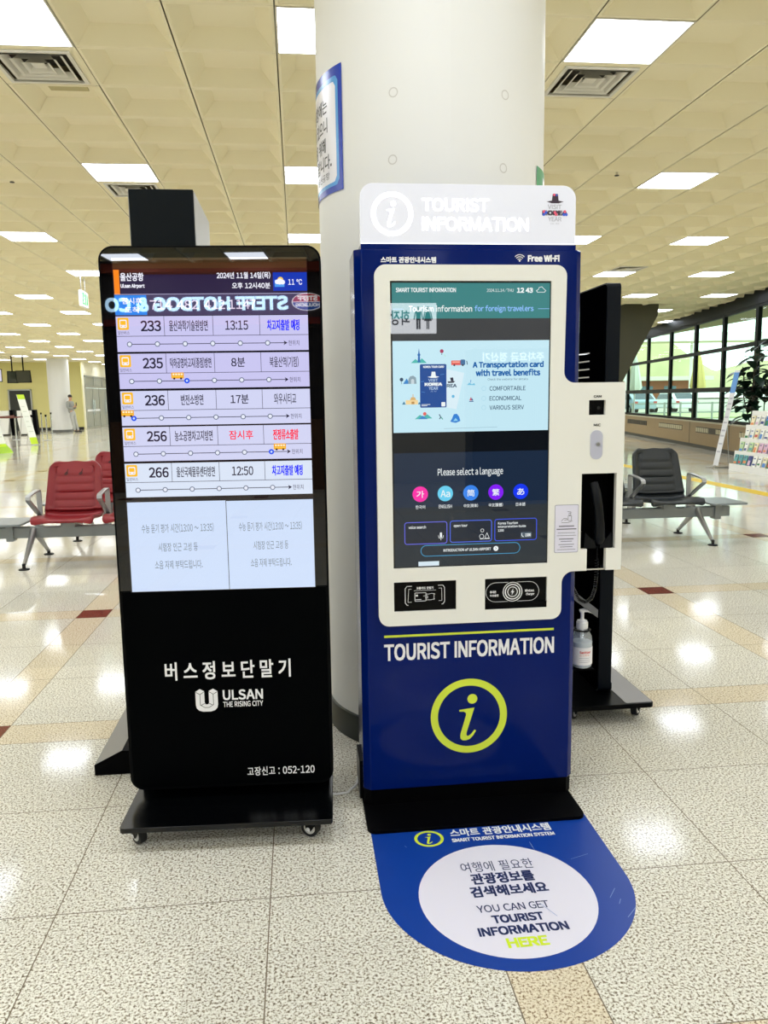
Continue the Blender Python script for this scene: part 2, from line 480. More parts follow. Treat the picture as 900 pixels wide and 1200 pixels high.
wi = 0
for k, (pa, pb) in enumerate(zip(WALLP[:-1], WALLP[1:])):
    d, L, n = seg_frame(pa, pb)
    def P(t, o, z): return (pa[0]+d.x*t+n.x*o, pa[1]+d.y*t+n.y*o, z)
    def bx(mb, t0, t1, o0, o1, z0, z1, mt):
        mb.add([P(t, o, z) for z in (z0, z1) for o in (o0, o1) for t in (t0, t1)], [(0, 2, 3, 1), (4, 5, 7, 6), (0, 1, 5, 4), (2, 6, 7, 3), (0, 4, 6, 2), (1, 3, 7, 5)], mt)
    e = 0.03
    bx(low, -e, L+e, -0.12, 0.16, 0.10, SILL-0.03, PANEL)
    bx(skirt, -e, L+e, -0.12, 0.12, 0.0, 0.10, SKIRT)
    bx(lowt, -e, L+e, -0.14, 0.19, SILL-0.03, SILL, PANELT)
    bx(heads, -e, L+e, -0.12, 0.06, 3.28, ZC+0.09, FRAME)
    if 1 <= k <= 11:
        wi += 1
        w = thing('window_%d' % wi, None, None, (pa[0], pa[1], 0)); w['kind'] = 'structure'
        def Q(t, o, z): return (d.x*t+n.x*o, d.y*t+n.y*o, z)
        def bq(mb, t0, t1, o0, o1, z0, z1, mt):
            mb.add([Q(t, o, z) for z in (z0, z1) for o in (o0, o1) for t in (t0, t1)], [(0, 2, 3, 1), (4, 5, 7, 6), (0, 1, 5, 4), (2, 6, 7, 3), (0, 4, 6, 2), (1, 3, 7, 5)], mt)
        fr = MB()
        bq(fr, -0.075, 0.075, -0.03, 0.05, SILL, 3.3, FRAME)
        if k == 11: bq(fr, L-0.075, L+0.075, -0.03, 0.05, SILL, 3.3, FRAME)
        for (z0, z1) in ((SILL, SILL+0.07), (1.44, 1.56), (2.42, 2.51), (3.22, 3.29)): bq(fr, 0, L, -0.03, 0.045, z0, z1, FRAME)
        fr.build('window_frame', w)
        for (z0, z1) in ((SILL+0.06, 1.46), (1.54, 2.44), (2.49, 3.24)):
            pn = MB(); pn.add([Q(0.07, 0, z0), Q(L-0.07, 0, z0), Q(L-0.07, 0, z1), Q(0.07, 0, z1)], [(0, 1, 2, 3)], GLASS); pn.build('pane', w)
    elif k == 0 or k > 11:
        bx(low, 0, L, -0.12, 0.10, SILL, 3.3, WALLC)
def wall_run(mb, ya, yb, o0, o1, z0, z1, mt):
    pa = (wall_x(ya), ya); pb = (wall_x(yb), yb); d, L, n = seg_frame(pa, pb)
    P = lambda t, o, z: (pa[0]+d.x*t+n.x*o, pa[1]+d.y*t+n.y*o, z)
    mb.add([P(t, o, z) for z in (z0, z1) for o in (o0, o1) for t in (0, L)], [(0, 2, 3, 1), (4, 5, 7, 6), (0, 1, 5, 4), (2, 6, 7, 3), (0, 4, 6, 2), (1, 3, 7, 5)], mt)
for q_, (ya, yb, dark) in enumerate(((33.3, 30.9, 0), (27.6, 25.0, 1), (23.6, 21.3, 0), (20.1, 18.2, 0), (16.9, 15.2, 0))):
    g0 = MB(); N_ = 12
    wall_run(g0, ya, yb, 0.155, 0.165, 0.41, 0.56, GRILLED)
    for k in range(N_):
        t0 = ya+(yb-ya)*(k+0.12)/N_; t1 = ya+(yb-ya)*(k+0.88)/N_
        wall_run(g0, t0, t1, 0.155, 0.172, 0.43, 0.54, GRILLED if dark else GRILLE)
    tag(g0.build('trim_%d' % (q_+1)), kind='structure')
for y_ in (29.5, 20.65, 17.6): wall_run(low, y_+0.015, y_-0.015, 0.150, 0.163, 0.10, SILL-0.03, GRILLED)
tag(low.build('wall_right'), kind='structure'); tag(lowt.build('trim_sill'), kind='structure')
tag(heads.build('trim_window_head'), kind='structure'); tag(skirt.build('baseboard_right'), kind='structure')

# ---- sloping dark concrete pier below the ceiling, in front of the windows
PIER = mat('pier_dark_concrete', '#46412f', 0.75, noise=0.10, nscale=1.5)
mb = MB(); mb.prism([(6.85, ZC+0.06), (8.72, ZC+0.06), (8.70, 3.30), (7.89, 1.78), (6.75, 0.0), (5.9, 0.0)], 18.9, 20.6, PIER)
tag(mb.build('pier_sloping'), kind='structure')

# ---- tactile yellow line along the hall
YEL = mat('yellow_floor_tape', '#e8c21a', 0.45)
mb = Canvas(lambda u, v, w: (u, v, w), 0.001)
for y in range(0, 44): mb.rect(6.40, 3+y*0.6, 6.66, 3+y*0.6+0.597, YEL, 1)
tag(mb.build('yellow_floor_line'), 'yellow guide line taped along the floor behind the black seats', 'floor line')
# ================================================================== LAMPS AND CEILING FITTINGS
def px(p):
    d = Vector(p)-Vector((0, 0, H_CAM)); z = d.dot(fw)
    if z < 0.1: return None
    return (450+F_PX*d.dot(r2)/z, 600-F_PX*d.dot(u2)/z)
LAMP = mat('lit_diffuser', '#ffffff', 0.4, emit=(0.90, 0.97, 1.09), estr=LIGHT_POWER)
LRIM = mat('lamp_rim', '#d8d2bd', 0.5)
def lamp_proto():
    mb = MB(); a, b = TX, TY; t = 0.014
    mb.prism([(0.002, 0.002), (a-0.002, 0.002), (a-0.002, b-0.002), (0.002, b-0.002)], -0.004, 0.05, LRIM, 'z', holes=[[(t, t), (a-t, t), (a-t, b-t), (t, b-t)]])
    o = mb.build('ceiling_light')
    d = MB().box(t, a-t, t, b-t, 0.001, 0.03, LRIM).add([(t, t, 0), (t, b-t, 0), (a-t, b-t, 0), (a-t, t, 0)], [(0, 1, 2, 3)], LAMP).build('diffuser', o)
    return o
ORD = ['first', 'second', 'third', 'fourth', 'fifth', 'sixth', 'seventh', 'eighth', 'ninth', 'tenth', 'eleventh', 'twelfth', 'thirteenth', 'fourteenth']
proto = lamp_proto(); used = False
for j in range(-20, 84, 5):
    for i in range(-33, 22, 3):
        x = X0+i*TX; y = Y0+j*TY
        if not is_light(i, j) or x+TX > wall_x(y+TY/2)+0.3 or (x < -11.3 and y > 43.5) or y > 55: continue
        o = proto if not used else copy_tree(proto); used = True
        o.location = (x, y, ZC)
        q = px((x+0.3, y+0.3, ZC)); vis = q and -40 < q[0] < 940 and -40 < q[1] < 1240
        if vis:
            r = j//5; k = i//3
            side = 'column touching the pillar' if k == 0 else ('%s column left of the pillar' % ORD[-k-1] if k < 0 else '%s column right of the pillar' % ORD[k-1])
            lb = 'lit square ceiling light, %s row from the front, %s' % (ORD[min(r, 13)], side)
        else:
            lb = 'lit square ceiling light behind or beside the photographer, outside the picture'
        tag(o, lb, 'ceiling light', 'square ceiling lights')
# air diffusers
VF = mat('vent_white', '#d9d6c8', 0.5); VD = mat('vent_dark', '#4a473e', 0.8)
def vent(i, j, label):
    x = X0+i*TX; y = Y0+j*TY
    t = thing('ceiling_vent', label, 'air vent', (x+TX/2, y+TY/2, ZC), group='square air vents beside the lights')
    def sq(a): return [(-a, -a), (a, -a), (a, a), (-a, a)]
    MB().prism(sq(0.298), 0.0, 0.012, CEIL, 'z', holes=[sq(0.245)]).build('tile', t)
    MB().box(-0.245, 0.245, -0.245, 0.245, 0.10, 0.11, VD).build('backing', t)
    f = MB()
    f.prism(sq(0.25), -0.012, 0.004, VF, 'z', holes=[sq(0.225)])
    f.build('frame', t)
    for a in (0.195, 0.14, 0.085):
        l = MB(); b = a-0.042
        vs = [(*q, -0.010) for q in sq(a)]+[(*q, -0.004) for q in sq(a-0.016)]+[(*q, 0.030) for q in sq(b)]
        l.add(vs, [(o_+k, o_+(k+1) % 4, o_+4+(k+1) % 4, o_+4+k) for o_ in (0, 4) for k in range(4)], VF)
        l.build('louvre', t)
    MB().box(-0.04, 0.04, -0.04, 0.04, 0.004, 0.010, VF).build('centre_plate', t)
    return t
vent(-3, 1, 'square louvred air vent beside the light at the upper left corner')
vent(3, 1, 'square louvred air vent below the light right of the pillar top')
vent(-3, 6, 'square louvred air vent behind the tall black totem top')
vent(9, 14, 'small dark air vent slot far off above the black display edge')
t = thing('ceiling_sprinkler', 'tiny sprinkler head in the ceiling right of the pillar', 'sprinkler', (3.2, 7.97, ZC))
MB().cyl((0, 0, 0.085), (0, 0, 0.03), 0.012, CHROME).build('stem', t); MB().cyl((0, 0, 0.03), (0, 0, 0.024), 0.022, VD).build('deflector', t)
t = thing('ceiling_sprinkler', 'tiny sprinkler head in the ceiling at the left picture edge', 'sprinkler', (-2.70, 8.51, ZC))
MB().cyl((0, 0, 0.085), (0, 0, 0.03), 0.012, CHROME).build('stem', t); MB().cyl((0, 0, 0.03), (0, 0, 0.024), 0.022, VD).build('deflector', t)
o = MB().box(-1.66, -1.40, 6.03, 6.22, ZC+0.074, ZC+0.086, mat('hatch_beige', '#b8ad7c', 0.7)).build('ceiling_hatch')
tag(o, 'small plain beige hatch in the ceiling behind the upper left vent', 'hatch')

# hanging green exit sign
GRN = mat('exit_green', '#0e8a4a', 0.4, emit='#12a558', estr=0.9); EXW = mat('exit_white', '#ffffff', 0.4, emit='#f4fff6', estr=1.0)
t = thing('exit_sign', 'small green and white emergency exit sign hanging from the ceiling', 'exit sign', (-3.55, 14.4, 3.02), 1.60)
MB().box(-0.24, 0.24, -0.025, 0.025, 0, 0.26, WHITE).build('case', t)
c = Canvas(lambda u, v, w: (u, -0.026-w, v)); c.rect(-0.225, 0.015, 0.225, 0.245, EXW, 1); c.rect(-0.21, 0.03, 0.08, 0.23, GRN, 2)
c.disc(-0.07, 0.2, 0.016, EXW, 3); c.line([(-0.08, 0.175), (-0.06, 0.12), (-0.11, 0.07), (-0.14, 0.07)], 0.02, EXW, 3); c.line([(-0.06, 0.12), (-0.02, 0.09), (-0.03, 0.05)], 0.02, EXW, 3); c.line([(-0.12, 0.13), (-0.08, 0.165), (-0.03, 0.15)], 0.014, EXW, 3)
c.rect(0.10, 0.04, 0.2, 0.22, GRN, 2)
c.build('face', t)
for s in (-0.15, 0.15): MB().cyl((s, 0, 0.26), (s, 0, ZC-3.02+0.06), 0.006, STEEL).build('hanger', t)
# ================================================================== BUS INFORMATION KIOSK
def caster(parent, x, y, hz, yaw=0.5):
    e = bpy.data.objects.new('caster', None); COL.objects.link(e); e.parent = parent; e.location = (x, y, 0); e.rotation_euler = (0, 0, yaw)
    r = 0.030
    MB().cyl((-0.012, 0.012, r), (0.012, 0.012, r), r, RUBBER, n=28).build('tyre', e, smooth=40)
    MB().cyl((-0.0135, 0.012, r), (0.0135, 0.012, r), 0.0195, mat('caster_hub_grey', '#d2d2cf', 0.3, 0.2), n=24).cyl((-0.023, 0.012, r), (0.023, 0.012, r), 0.0075, CHROME, n=14).build('hub', e, smooth=40)
    f = MB()
    for x_ in (-0.020, 0.0165): f.prism([(0.004, r-0.006), (0.020, r-0.006), (0.030, hz-0.008), (-0.024, hz-0.008)], x_, x_+0.0035, BLACK, 'x')
    f.box(-0.020, 0.020, -0.026, 0.030, hz-0.010, hz-0.006, BLACK)
    f.cyl((0, 0, hz-0.008), (0, 0, hz+0.001), 0.018, CHROME)
    f.build('fork', e)
    MB().box(-0.012, 0.012, 0.034, 0.058, 0.038, 0.046, CHROME).build('brake_lever', e)
    return e

K1 = thing('bus_information_kiosk', 'tall black rolling bus information kiosk with lit timetable screen, left of pillar', 'kiosk', (-0.254, 2.600, 0), -0.0454)
HW = 0.341
MB().prism(rrect(-HW, 0.121, HW, 1.894, 0.045, 8), 0.0, 0.055, BLACK).build('housing', K1, smooth=35, bevel=0.006, seg=3)
MB().box(-0.29, 0.29, 0.055, 0.095, 0.16, 1.80, BLACKM).build('rear_cover', K1, bevel=0.004)
MB().prism(rrect(-0.335, 0.811, 0.335, 1.888, 0.040, 8, (0, 0, 1, 1)), -0.003, 0.001, BLACKG).build('screen_glass', K1, smooth=35)
MB().prism(rrect(-0.331, 0.131, 0.331, 0.806, 0.030, 8, (1, 1, 0, 0)), -0.004, 0.001, mat('kiosk_front_black', '#020304', 0.40, spec=0.025)).build('front_panel', K1, smooth=35, bevel=0.0015)
# base
MB().box(-0.325, 0.325, 0.088, 0.26, 0.084, 0.165, BLACK).build('plinth', K1, bevel=0.003)
MB().prism(rrect(-0.337, -0.185, 0.337, 0.31, 0.014, 4), 0.070, 0.087, mat('kiosk_base_black', '#030405', 0.22, spec=0.4), 'z').build('base_plate', K1, bevel=0.003, smooth=35)
for (x, y, a) in ((-0.285, -0.125, 0.75), (0.275, -0.125, 1.15), (-0.285, 0.24, 0.4), (0.275, 0.24, 0.9)): caster(K1, x, y, 0.070, a)

# --- its screen
T1 = [1.682, 1.568, 1.453, 1.340, 1.225]
c = Canvas(lambda u, v, w: (u, -0.0034-w, v))
INK = scr('28243a'); INKB = scr('1a2aff', 1.0); INKR = scr('ff2448', 1.0); LAV = scr('cbc8f2'); LAV2 = scr('d3d6f5'); LAV3 = scr('dbe6f8')
ORG = scr('ff8a1e'); YLW = scr('fdc02c'); SW = scr('f4f4ff'); HB = scr('2c2740'); HEAD = scr('33284a', 0.8)
c.rect(-0.300, 0.806, 0.298, 1.858, scr('16131c', 0.6), 1)
c.rect(-0.297, 1.825, 0.296, 1.857, scr('4a3520', 0.8), 2); c.rect(-0.297, 1.806, 0.296, 1.826, scr('3c1f1a', 0.8), 2)  # brown and rust strips: mirrored ceiling and soffit painted into the screen colour
c.rect(-0.297, 1.749, 0.296, 1.808, HEAD, 2); c.rect(-0.297, 1.7475, 0.296, 1.7492, scr('b9b4d8'), 3)
c.rect(-0.296, 1.749, -0.279, 1.822, ORG, 3)
c.text('울산공항', -0.276, 1.813, -0.205, 1.788, SW, 4, 0.0006); c.text('Ulsan Airport', -0.276, 1.780, -0.203, 1.765, SW, 4, 0.0006)
c.text('2024년 11월 14일(목)', 0.018, 1.814, 0.183, 1.793, SW, 4, 0.0004); c.text('오후 12시40분', 0.064, 1.782, 0.182, 1.763, SW, 4, 0.0004)
c.rect(0.191, 1.756, 0.296, 1.812, scr('1638b4'), 3); c.text('11 ℃', 0.238, 1.791, 0.281, 1.774, SW, 4, 0.0003)
c.rect(0.196, 1.768, 0.226, 1.789, scr('4f9ef0'), 4); c.disc(0.214, 1.789, 0.009, scr('ffd95a'), 5); c.disc(0.204, 1.783, 0.007, SW, 6); c.disc(0.212, 1.784, 0.009, SW, 6); c.disc(0.221, 1.782, 0.007, SW, 6)
c.rect(-0.297, 1.684, 0.296, 1.747, scr('4a3f60'), 2)
c.rect(-0.297, 1.686, -0.200, 1.746, scr('2f86ee'), 3); c.text('잠시후', -0.275, 1.738, -0.215, 1.719, SW, 4, 0.0004); c.text('도착', -0.268, 1.711, -0.222, 1.692, SW, 4, 0.0004)
for tx, a, b in (('714', -0.190, -0.122), ('482', -0.108, -0.042), ('412', -0.024, 0.040), ('1147', 0.052, 0.135)): c.text(tx, a, 1.730, b, 1.702, scr('e4d4ec'), 4, 0.0004)
DOT0, DSTEP = -0.259, 0.0854
def bus_icon(u, v):
    c.poly(rrect(u, v-0.037, u+0.034, v, 0.004), YLW, 5); c.poly(rrect(u+0.006, v-0.031, u+0.028, v-0.006, 0.004), SW, 6); c.poly(rrect(u+0.0085, v-0.022, u+0.0255, v-0.0095, 0.002), YLW, 7)
    c.disc(u+0.011, v-0.026, 0.0022, YLW, 7, 10); c.disc(u+0.023, v-0.026, 0.0022, YLW, 7, 10)
    c.text('일반버스', u-0.001, v-0.0405, u+0.035, v-0.0515, scr('5a566e'), 5)
def small_bus(u, v):
    c.poly(rrect(u, v-0.019, u+0.039, v, 0.003), scr('f6a81c'), 7)
    for k in range(4): c.rect(u+0.004+k*0.0085, v-0.009, u+0.010+k*0.0085, v-0.003, scr('fff3c8'), 8)
    c.rect(u+0.002, v-0.0145, u+0.037, v-0.012, scr('ffd34d'), 8)
    c.disc(u+0.009, v-0.019, 0.0034, scr('3a2f28'), 8, 12); c.disc(u+0.030, v-0.019, 0.0034, scr('3a2f28'), 8, 12)
ROWS = [('233', '울산과학기술원방면', '13:15', '차고지출발 예정', INKB, -0.135, -0.016, 0.038, 0.109, 0.168, 0.269, None, None),
        ('235', '덕하공영차고지(종점)방면', '8분', '북울산역(기점)', INK, -0.138, -0.010, 0.052, 0.095, 0.172, 0.263, -0.136, 2),
        ('236', '변전소방면', '17분', '와우시티교', INK, -0.110, -0.040, 0.045, 0.102, 0.182, 0.252, -0.297, 0),
        ('256', '농소공영차고지방면', '잠시후', '전정류소출발', INKR, -0.135, -0.016, 0.036, 0.112, 0.175, 0.256, 0.176, 5),
        ('266', '울산국제물류센터방면', '12:50', '차고지출발 예정', INKB, -0.135, -0.014, 0.040, 0.108, 0.168, 0.266, None, None)]
for k, (num, dest, tm, st, sm, d0, d1, t0, t1, s0, s1, bu, bd) in enumerate(ROWS):
    v = T1[k]; bgm = (LAV, LAV, LAV2, LAV2, LAV3)[k]
    c.rect(-0.297, v-0.108, 0.296, v, bgm, 3); c.rect(-0.297, v-0.0612, 0.296, v-0.0596, INK, 4)
    for u in (-0.150, 0.0, 0.145): c.rect(u-0.0007, v-0.060, u+0.0007, v, INK, 4)
    bus_icon(-0.292, v-0.004)
    c.text(num, -0.222, v-0.013, -0.160, v-0.046, INK, 5, 0.0008)
    c.text(dest, d0, v-0.013, d1, v-0.046, INK, 5, 0.0003)
    c.text(tm, t0, v-0.015, t1, v-0.044, INKR if k == 3 else INK, 5, 0.0004)
    c.text(st, s0, v-0.013, s1, v-0.047, sm, 5, 0.0007 if sm is not INK else 0.0002)
    vl = v-0.085
    c.rect(DOT0, vl-0.0011, 0.222, vl+0.0011, INK, 4); c.poly([(0.218, vl-0.007), (0.230, vl), (0.218, vl+0.007), (0.221, vl)], INK, 4)
    for q in range(6):
        u = DOT0+DSTEP*q
        if bd == q: c.disc(u, vl, 0.0085, scr('1f56f0'), 5, 20); c.disc(u, vl, 0.0035, scr('cfe0ff'), 6, 14)
        else: c.disc(u, vl, 0.0082, scr('54607a'), 5, 20); c.disc(u, vl, 0.0058, scr('e9eefb'), 6, 20)
    c.text('현위치', 0.233, vl+0.0075, 0.267, vl-0.0085, scr('4a4660'), 5)
    if bu is not None: small_bus(bu, vl+0.026)
NB = scr('cbdcf8'); NB2 = scr('d2e4f8'); NT = scr('62707f')
c.rect(-0.297, 0.808, 0.0155, 1.101, NB, 3); c.rect(0.0175, 0.808, 0.296, 1.099, NB, 3)
for (a, b, dv) in (((-0.255, -0.026), (-0.205, -0.080), 0), ((0.055, 0.258), (0.100, 0.212), -0.001)):
    e = (-0.219, -0.067) if dv == 0 else (0.089, 0.221)
    c.text('수능 듣기 평가 시간(13:00 ~ 13:35)', a[0], 1.030+dv, a[1], 1.000+dv, NT, 5)
    c.text('시험장 인근 고성 등', b[0], 0.967+dv, b[1], 0.939+dv, NT, 5)
    c.text('소음 자제 부탁드립니다.', e[0], 0.909+dv, e[1], 0.881+dv, NT, 5)
c.build('screen', K1)
# --- lettering on the lower front
c = Canvas(lambda u, v, w: (u, -0.0042-w, v))
c.text('버스정보단말기', -0.207, 0.566, 0.207, 0.503, WPRINT, 1, 0.0012, sp=0.26)
c.build('title_lettering', K1); c = Canvas(lambda u, v, w: (u, -0.0042-w, v))
# U emblem: two pillars joined by a curved base, drawn as a folded solid
def uu(x, y): return (-0.111+x*0.073, 0.392+y*0.079)
outer = [uu(0, 0.30), uu(0.03, 0.16), uu(0.14, 0.05), uu(0.32, 0.0), uu(0.68, 0.0), uu(0.86, 0.05), uu(0.97, 0.16), uu(1, 0.30), uu(1, 0.88), uu(0.80, 1.0), uu(0.60, 0.90), uu(0.60, 0.40), uu(0.56, 0.32), uu(0.44, 0.32), uu(0.40, 0.40), uu(0.40, 0.90), uu(0.20, 1.0), uu(0, 0.88)]
c.poly(outer, WPRINT, 1)
for seg in ([(0.02, 0.86), (0.20, 0.76), (0.40, 0.88)], [(0.20, 0.76), (0.20, 0.30), (0.40, 0.18), (0.60, 0.18), (0.80, 0.30), (0.80, 0.76)], [(0.60, 0.88), (0.80, 0.76), (0.98, 0.86)], [(0.22, 0.28), (0.40, 0.36)], [(0.78, 0.28), (0.60, 0.36)]):
    c.line([uu(*q) for q in seg], 0.0016, BLACK, 2)
c.text('ULSAN', -0.021, 0.465, 0.112, 0.429, WPRINT, 1, 0.0012, sp=0.03); c.text('THE RISING CITY', -0.021, 0.424, 0.111, 0.405, WPRINT, 1, 0.0004, sp=0.03)
c.build('city_emblem', K1); c = Canvas(lambda u, v, w: (u, -0.0042-w, v))
c.text('고장신고 : 052-120', 0.050, 0.190, 0.277, 0.158, WPRINT, 1, 0.0005, sp=0.05)
c.build('phone_lettering', K1)
# ================================================================== TOURIST INFORMATION KIOSK
SCR_IOR = 1.52
BLUE = mat('kiosk_blue', '#021a62', 0.10, spec=0.12)
CREAM = mat('kiosk_cream', '#efeee6', 0.45)
LIME = mat('lime_print', '#d9ea3e', 0.45)
K2 = thing('tourist_information_kiosk', 'dark blue tourist information kiosk with cream touchscreen panel and glowing header', 'kiosk', (0.568, 2.610, 0), 0.0037)
# cabinet with chamfered front edges: outline in plan
plan = [(-0.353, 0.0), (0.353, 0.0), (0.374, 0.022), (0.374, 0.20), (-0.376, 0.20), (-0.376, 0.022)]
MB().prism(plan, 0.068, 1.888, BLUE, 'z').build('cabinet', K2, bevel=0.003)
MB().prism([(-0.350, 0.004), (0.350, 0.004), (0.370, 0.025), (0.376, 0.215), (-0.382, 0.215), (-0.372, 0.025)], 0.010, 0.068, BLACKM, 'z').build('plinth', K2)
MB().box(-0.386, -0.376, 0.06, 0.20, 0.010, 0.15, BLACK).build('side_bracket', K2)
MB().prism(rrect(-0.378, -0.168, 0.362, 0.24, 0.03, 6), 0.0, 0.012, BLACKM, 'z').build('base_plate', K2, bevel=0.002)
MB().box(-0.353, 0.351, 0.008, 0.10, 1.888, 1.905, BLUE).build('header_rail', K2)
# header: edge-lit acrylic
ACR = mat('header_acrylic', '#cccdd6', 0.22, emit='#d9dbe2', estr=0.38)
MB().prism(rrect(-0.353, 1.904, 0.350, 2.090, 0.042, 8, (0, 0, 1, 1)), 0.012, 0.034, ACR).build('header_panel', K2, smooth=35, bevel=0.002)
GLOW = mat('lit_white_letters', '#ffffff', 0.4, emit='#ffffff', estr=1.6); GLOWS = mat('lit_header_edge', '#ffffff', 0.4, emit='#fbfff0', estr=1.2)
c = Canvas(lambda u, v, w: (u, 0.0115-w, v))
c.ring(-0.251, 1.997, 0.067, 0.053, GLOW, 1, 48); italic_i(c, -0.253, 2.037, 1.957, GLOW, 1)
c.text('TOURIST', -0.155, 2.046, 0.062, 2.006, GLOW, 1, 0.0009); c.text('INFORMATION', -0.155, 1.989, 0.193, 1.947, GLOW, 1, 0.0009)
c.rect(-0.352, 1.9045, 0.349, 1.908, GLOWS, 1)
HATM = mat('hat_print', '#3a2b3c', 0.5); PINK = mat('logo_pink', '#f0607e', 0.5); LBL = mat('logo_blue', '#3a62e0', 0.5); GRY = mat('logo_grey', '#b9b9c2', 0.5)
def visit_logo(c, cx, ctop, s, hat, txt, mid, L=1, multi=True):
    """hat over VISIT / KOREA / YEAR; s is the width of the middle word"""
    k = s/0.085
    c.poly([(cx-0.011*k, ctop-0.022*k), (cx-0.008*k, ctop), (cx+0.009*k, ctop), (cx+0.012*k, ctop-0.022*k)], hat, L)
    c.poly([(cx-0.028*k, ctop-0.024*k), (cx-0.012*k, ctop-0.021*k), (cx+0.013*k, ctop-0.021*k), (cx+0.029*k, ctop-0.024*k), (cx+0.012*k, ctop-0.029*k), (cx-0.011*k, ctop-0.029*k)], hat, L)
    if multi: c.disc(cx-0.003*k, ctop-0.003*k, 0.004*k, PINK, L+1, 10); c.disc(cx+0.005*k, ctop-0.004*k, 0.003*k, LBL, L+1, 10)
    c.text('VISIT', cx-0.024*k, ctop-0.033*k, cx+0.022*k, ctop-0.047*k, txt, L, 0.0003*k)
    c.text('KOREA', cx-s/2, ctop-0.051*k, cx+s/2, ctop-0.067*k, mid, L, 0.0018*k)
    c.text('YEAR', cx-0.022*k, ctop-0.071*k, cx+0.022*k, ctop-0.085*k, txt, L, 0.0003*k)
    c.text('2023 - 2024', cx-0.014*k, ctop-0.090*k, cx+0.015*k, ctop-0.0945*k, txt, L)
    if multi:
        for (a, b, m_) in ((-0.036, -0.055, PINK), (-0.037, -0.064, LBL), (-0.030, -0.058, LBL), (0.000, -0.058, PINK), (0.004, -0.064, PINK), (0.033, -0.055, PINK), (0.038, -0.064, LBL), (0.030, -0.064, LBL)):
            c.disc(cx+a*k, ctop+b*k, 0.0048*k, m_, L+2, 10)
visit_logo(c, 0.280, 2.064, 0.085, HATM, GRY, HATM)
c.build('header_lettering', K2)
# cream panel: outline with the wing at the right, openings for screen, readers, camera, handset
R_ = 0.035
out = [(-0.316+R_-R_*math.cos(a), 0.660+R_-R_*math.sin(a)) for a in [PI/2*i/8 for i in range(9)]]
out += [(0.312-R_+R_*math.sin(a), 0.660+R_-R_*math.cos(a)) for a in [PI/2*i/8 for i in range(9)]]
out += [(0.312, 0.785)] + [(0.352-0.04*math.cos(a), 0.785+0.04*math.sin(a)) for a in [PI/2*i/8 for i in range(1, 9)]]
out += [(0.399, 0.825), (0.399, 0.900), (0.376, 0.900), (0.376, 1.158), (0.498, 1.158), (0.498, 0.900), (0.467, 0.900), (0.467, 0.825), (0.521, 0.825), (0.521, 1.461)]
out += [(0.345-0.036*math.sin(a), 1.497-0.036*math.cos(a)) for a in [PI/2*i/8 for i in range(9)]]
out += [(0.313-R_+R_*math.cos(a), 1.837-R_+R_*math.sin(a)) for a in [PI/2*i/8 for i in range(9)]]
out += [(-0.314+R_-R_*math.sin(a), 1.837-R_+R_*math.cos(a)) for a in [PI/2*i/8 for i in range(9)]]
def hole(u0, v0, u1, v1): return [(u0, v0), (u0, v1), (u1, v1), (u1, v0)]
holes = [hole(-0.265, 0.857, 0.262, 1.787), hole(-0.265, 0.708, -0.053, 0.810), hole(0.045, 0.703, 0.261, 0.810), hole(0.396, 1.354, 0.453, 1.403)]
MB().prism(out, -0.022, -0.001, CREAM, holes=holes).build('cream_panel', K2)
# handset niche behind the wing
n = MB()
n.box(0.36, 0.515, 0.062, 0.068, 0.825, 1.17, DARK).box(0.360, 0.376, -0.001, 0.062, 0.825, 1.17, DARK).box(0.498, 0.505, -0.001, 0.062, 0.825, 1.17, DARK).box(0.36, 0.505, -0.001, 0.068, 1.158, 1.17, DARK)
n.build('handset_niche', K2)
MB().box(0.376, 0.515, -0.001, 0.03, 1.17, 1.44, BLACKM).build('wing_backing', K2)
MB().box(0.399, 0.467, -0.018, -0.014, 0.826, 0.831, CHROME).build('niche_trim', K2)
hs = MB(); HSM = mat('handset_black', '#0a0d10', 0.3, spec=0.2)
pts = [(0.448, -0.004, 0.918), (0.447, -0.012, 0.935), (0.443, -0.020, 0.985), (0.437, -0.022, 1.040), (0.430, -0.016, 1.090), (0.424, -0.004, 1.125)]
hs.tube(pts, [0.012, 0.019, 0.016, 0.015, 0.017, 0.015], HSM, 14); hs.build('handset', K2, smooth=50)
ck = MB(); ck.prism([(0.392, 0.900), (0.436, 0.900), (0.430, 0.925), (0.416, 0.935), (0.396, 0.955)], -0.012, 0.05, HSM).prism([(0.448, 0.900), (0.492, 0.900), (0.488, 0.955), (0.470, 0.932), (0.454, 0.925)], -0.012, 0.05, HSM)
ck.build('handset_cradle', K2)
cp = []
base = [(0.443, -0.004, 0.905), (0.444, 0.0, 0.86), (0.446, 0.005, 0.80), (0.447, 0.02, 0.75), (0.440, 0.03, 0.715), (0.422, 0.04, 0.697), (0.402, 0.05, 0.705), (0.388, 0.06, 0.735), (0.376, 0.07, 0.76)]
for i in range(len(base)-1):
    a = Vector(base[i]); b = Vector(base[i+1])
    for q in range(40):
        t = q/40; ph = (i*40+q)*0.9; p0 = a.lerp(b, t); rr = 0.0 if i == 0 else 0.0055
        d = (b-a).normalized(); e1 = d.orthogonal().normalized(); e2 = d.cross(e1)
        cp.append(p0+e1*rr*math.cos(ph)+e2*rr*math.sin(ph))
MB().tube(cp, 0.0017, HSM, 6).build('coiled_cord', K2, smooth=60)
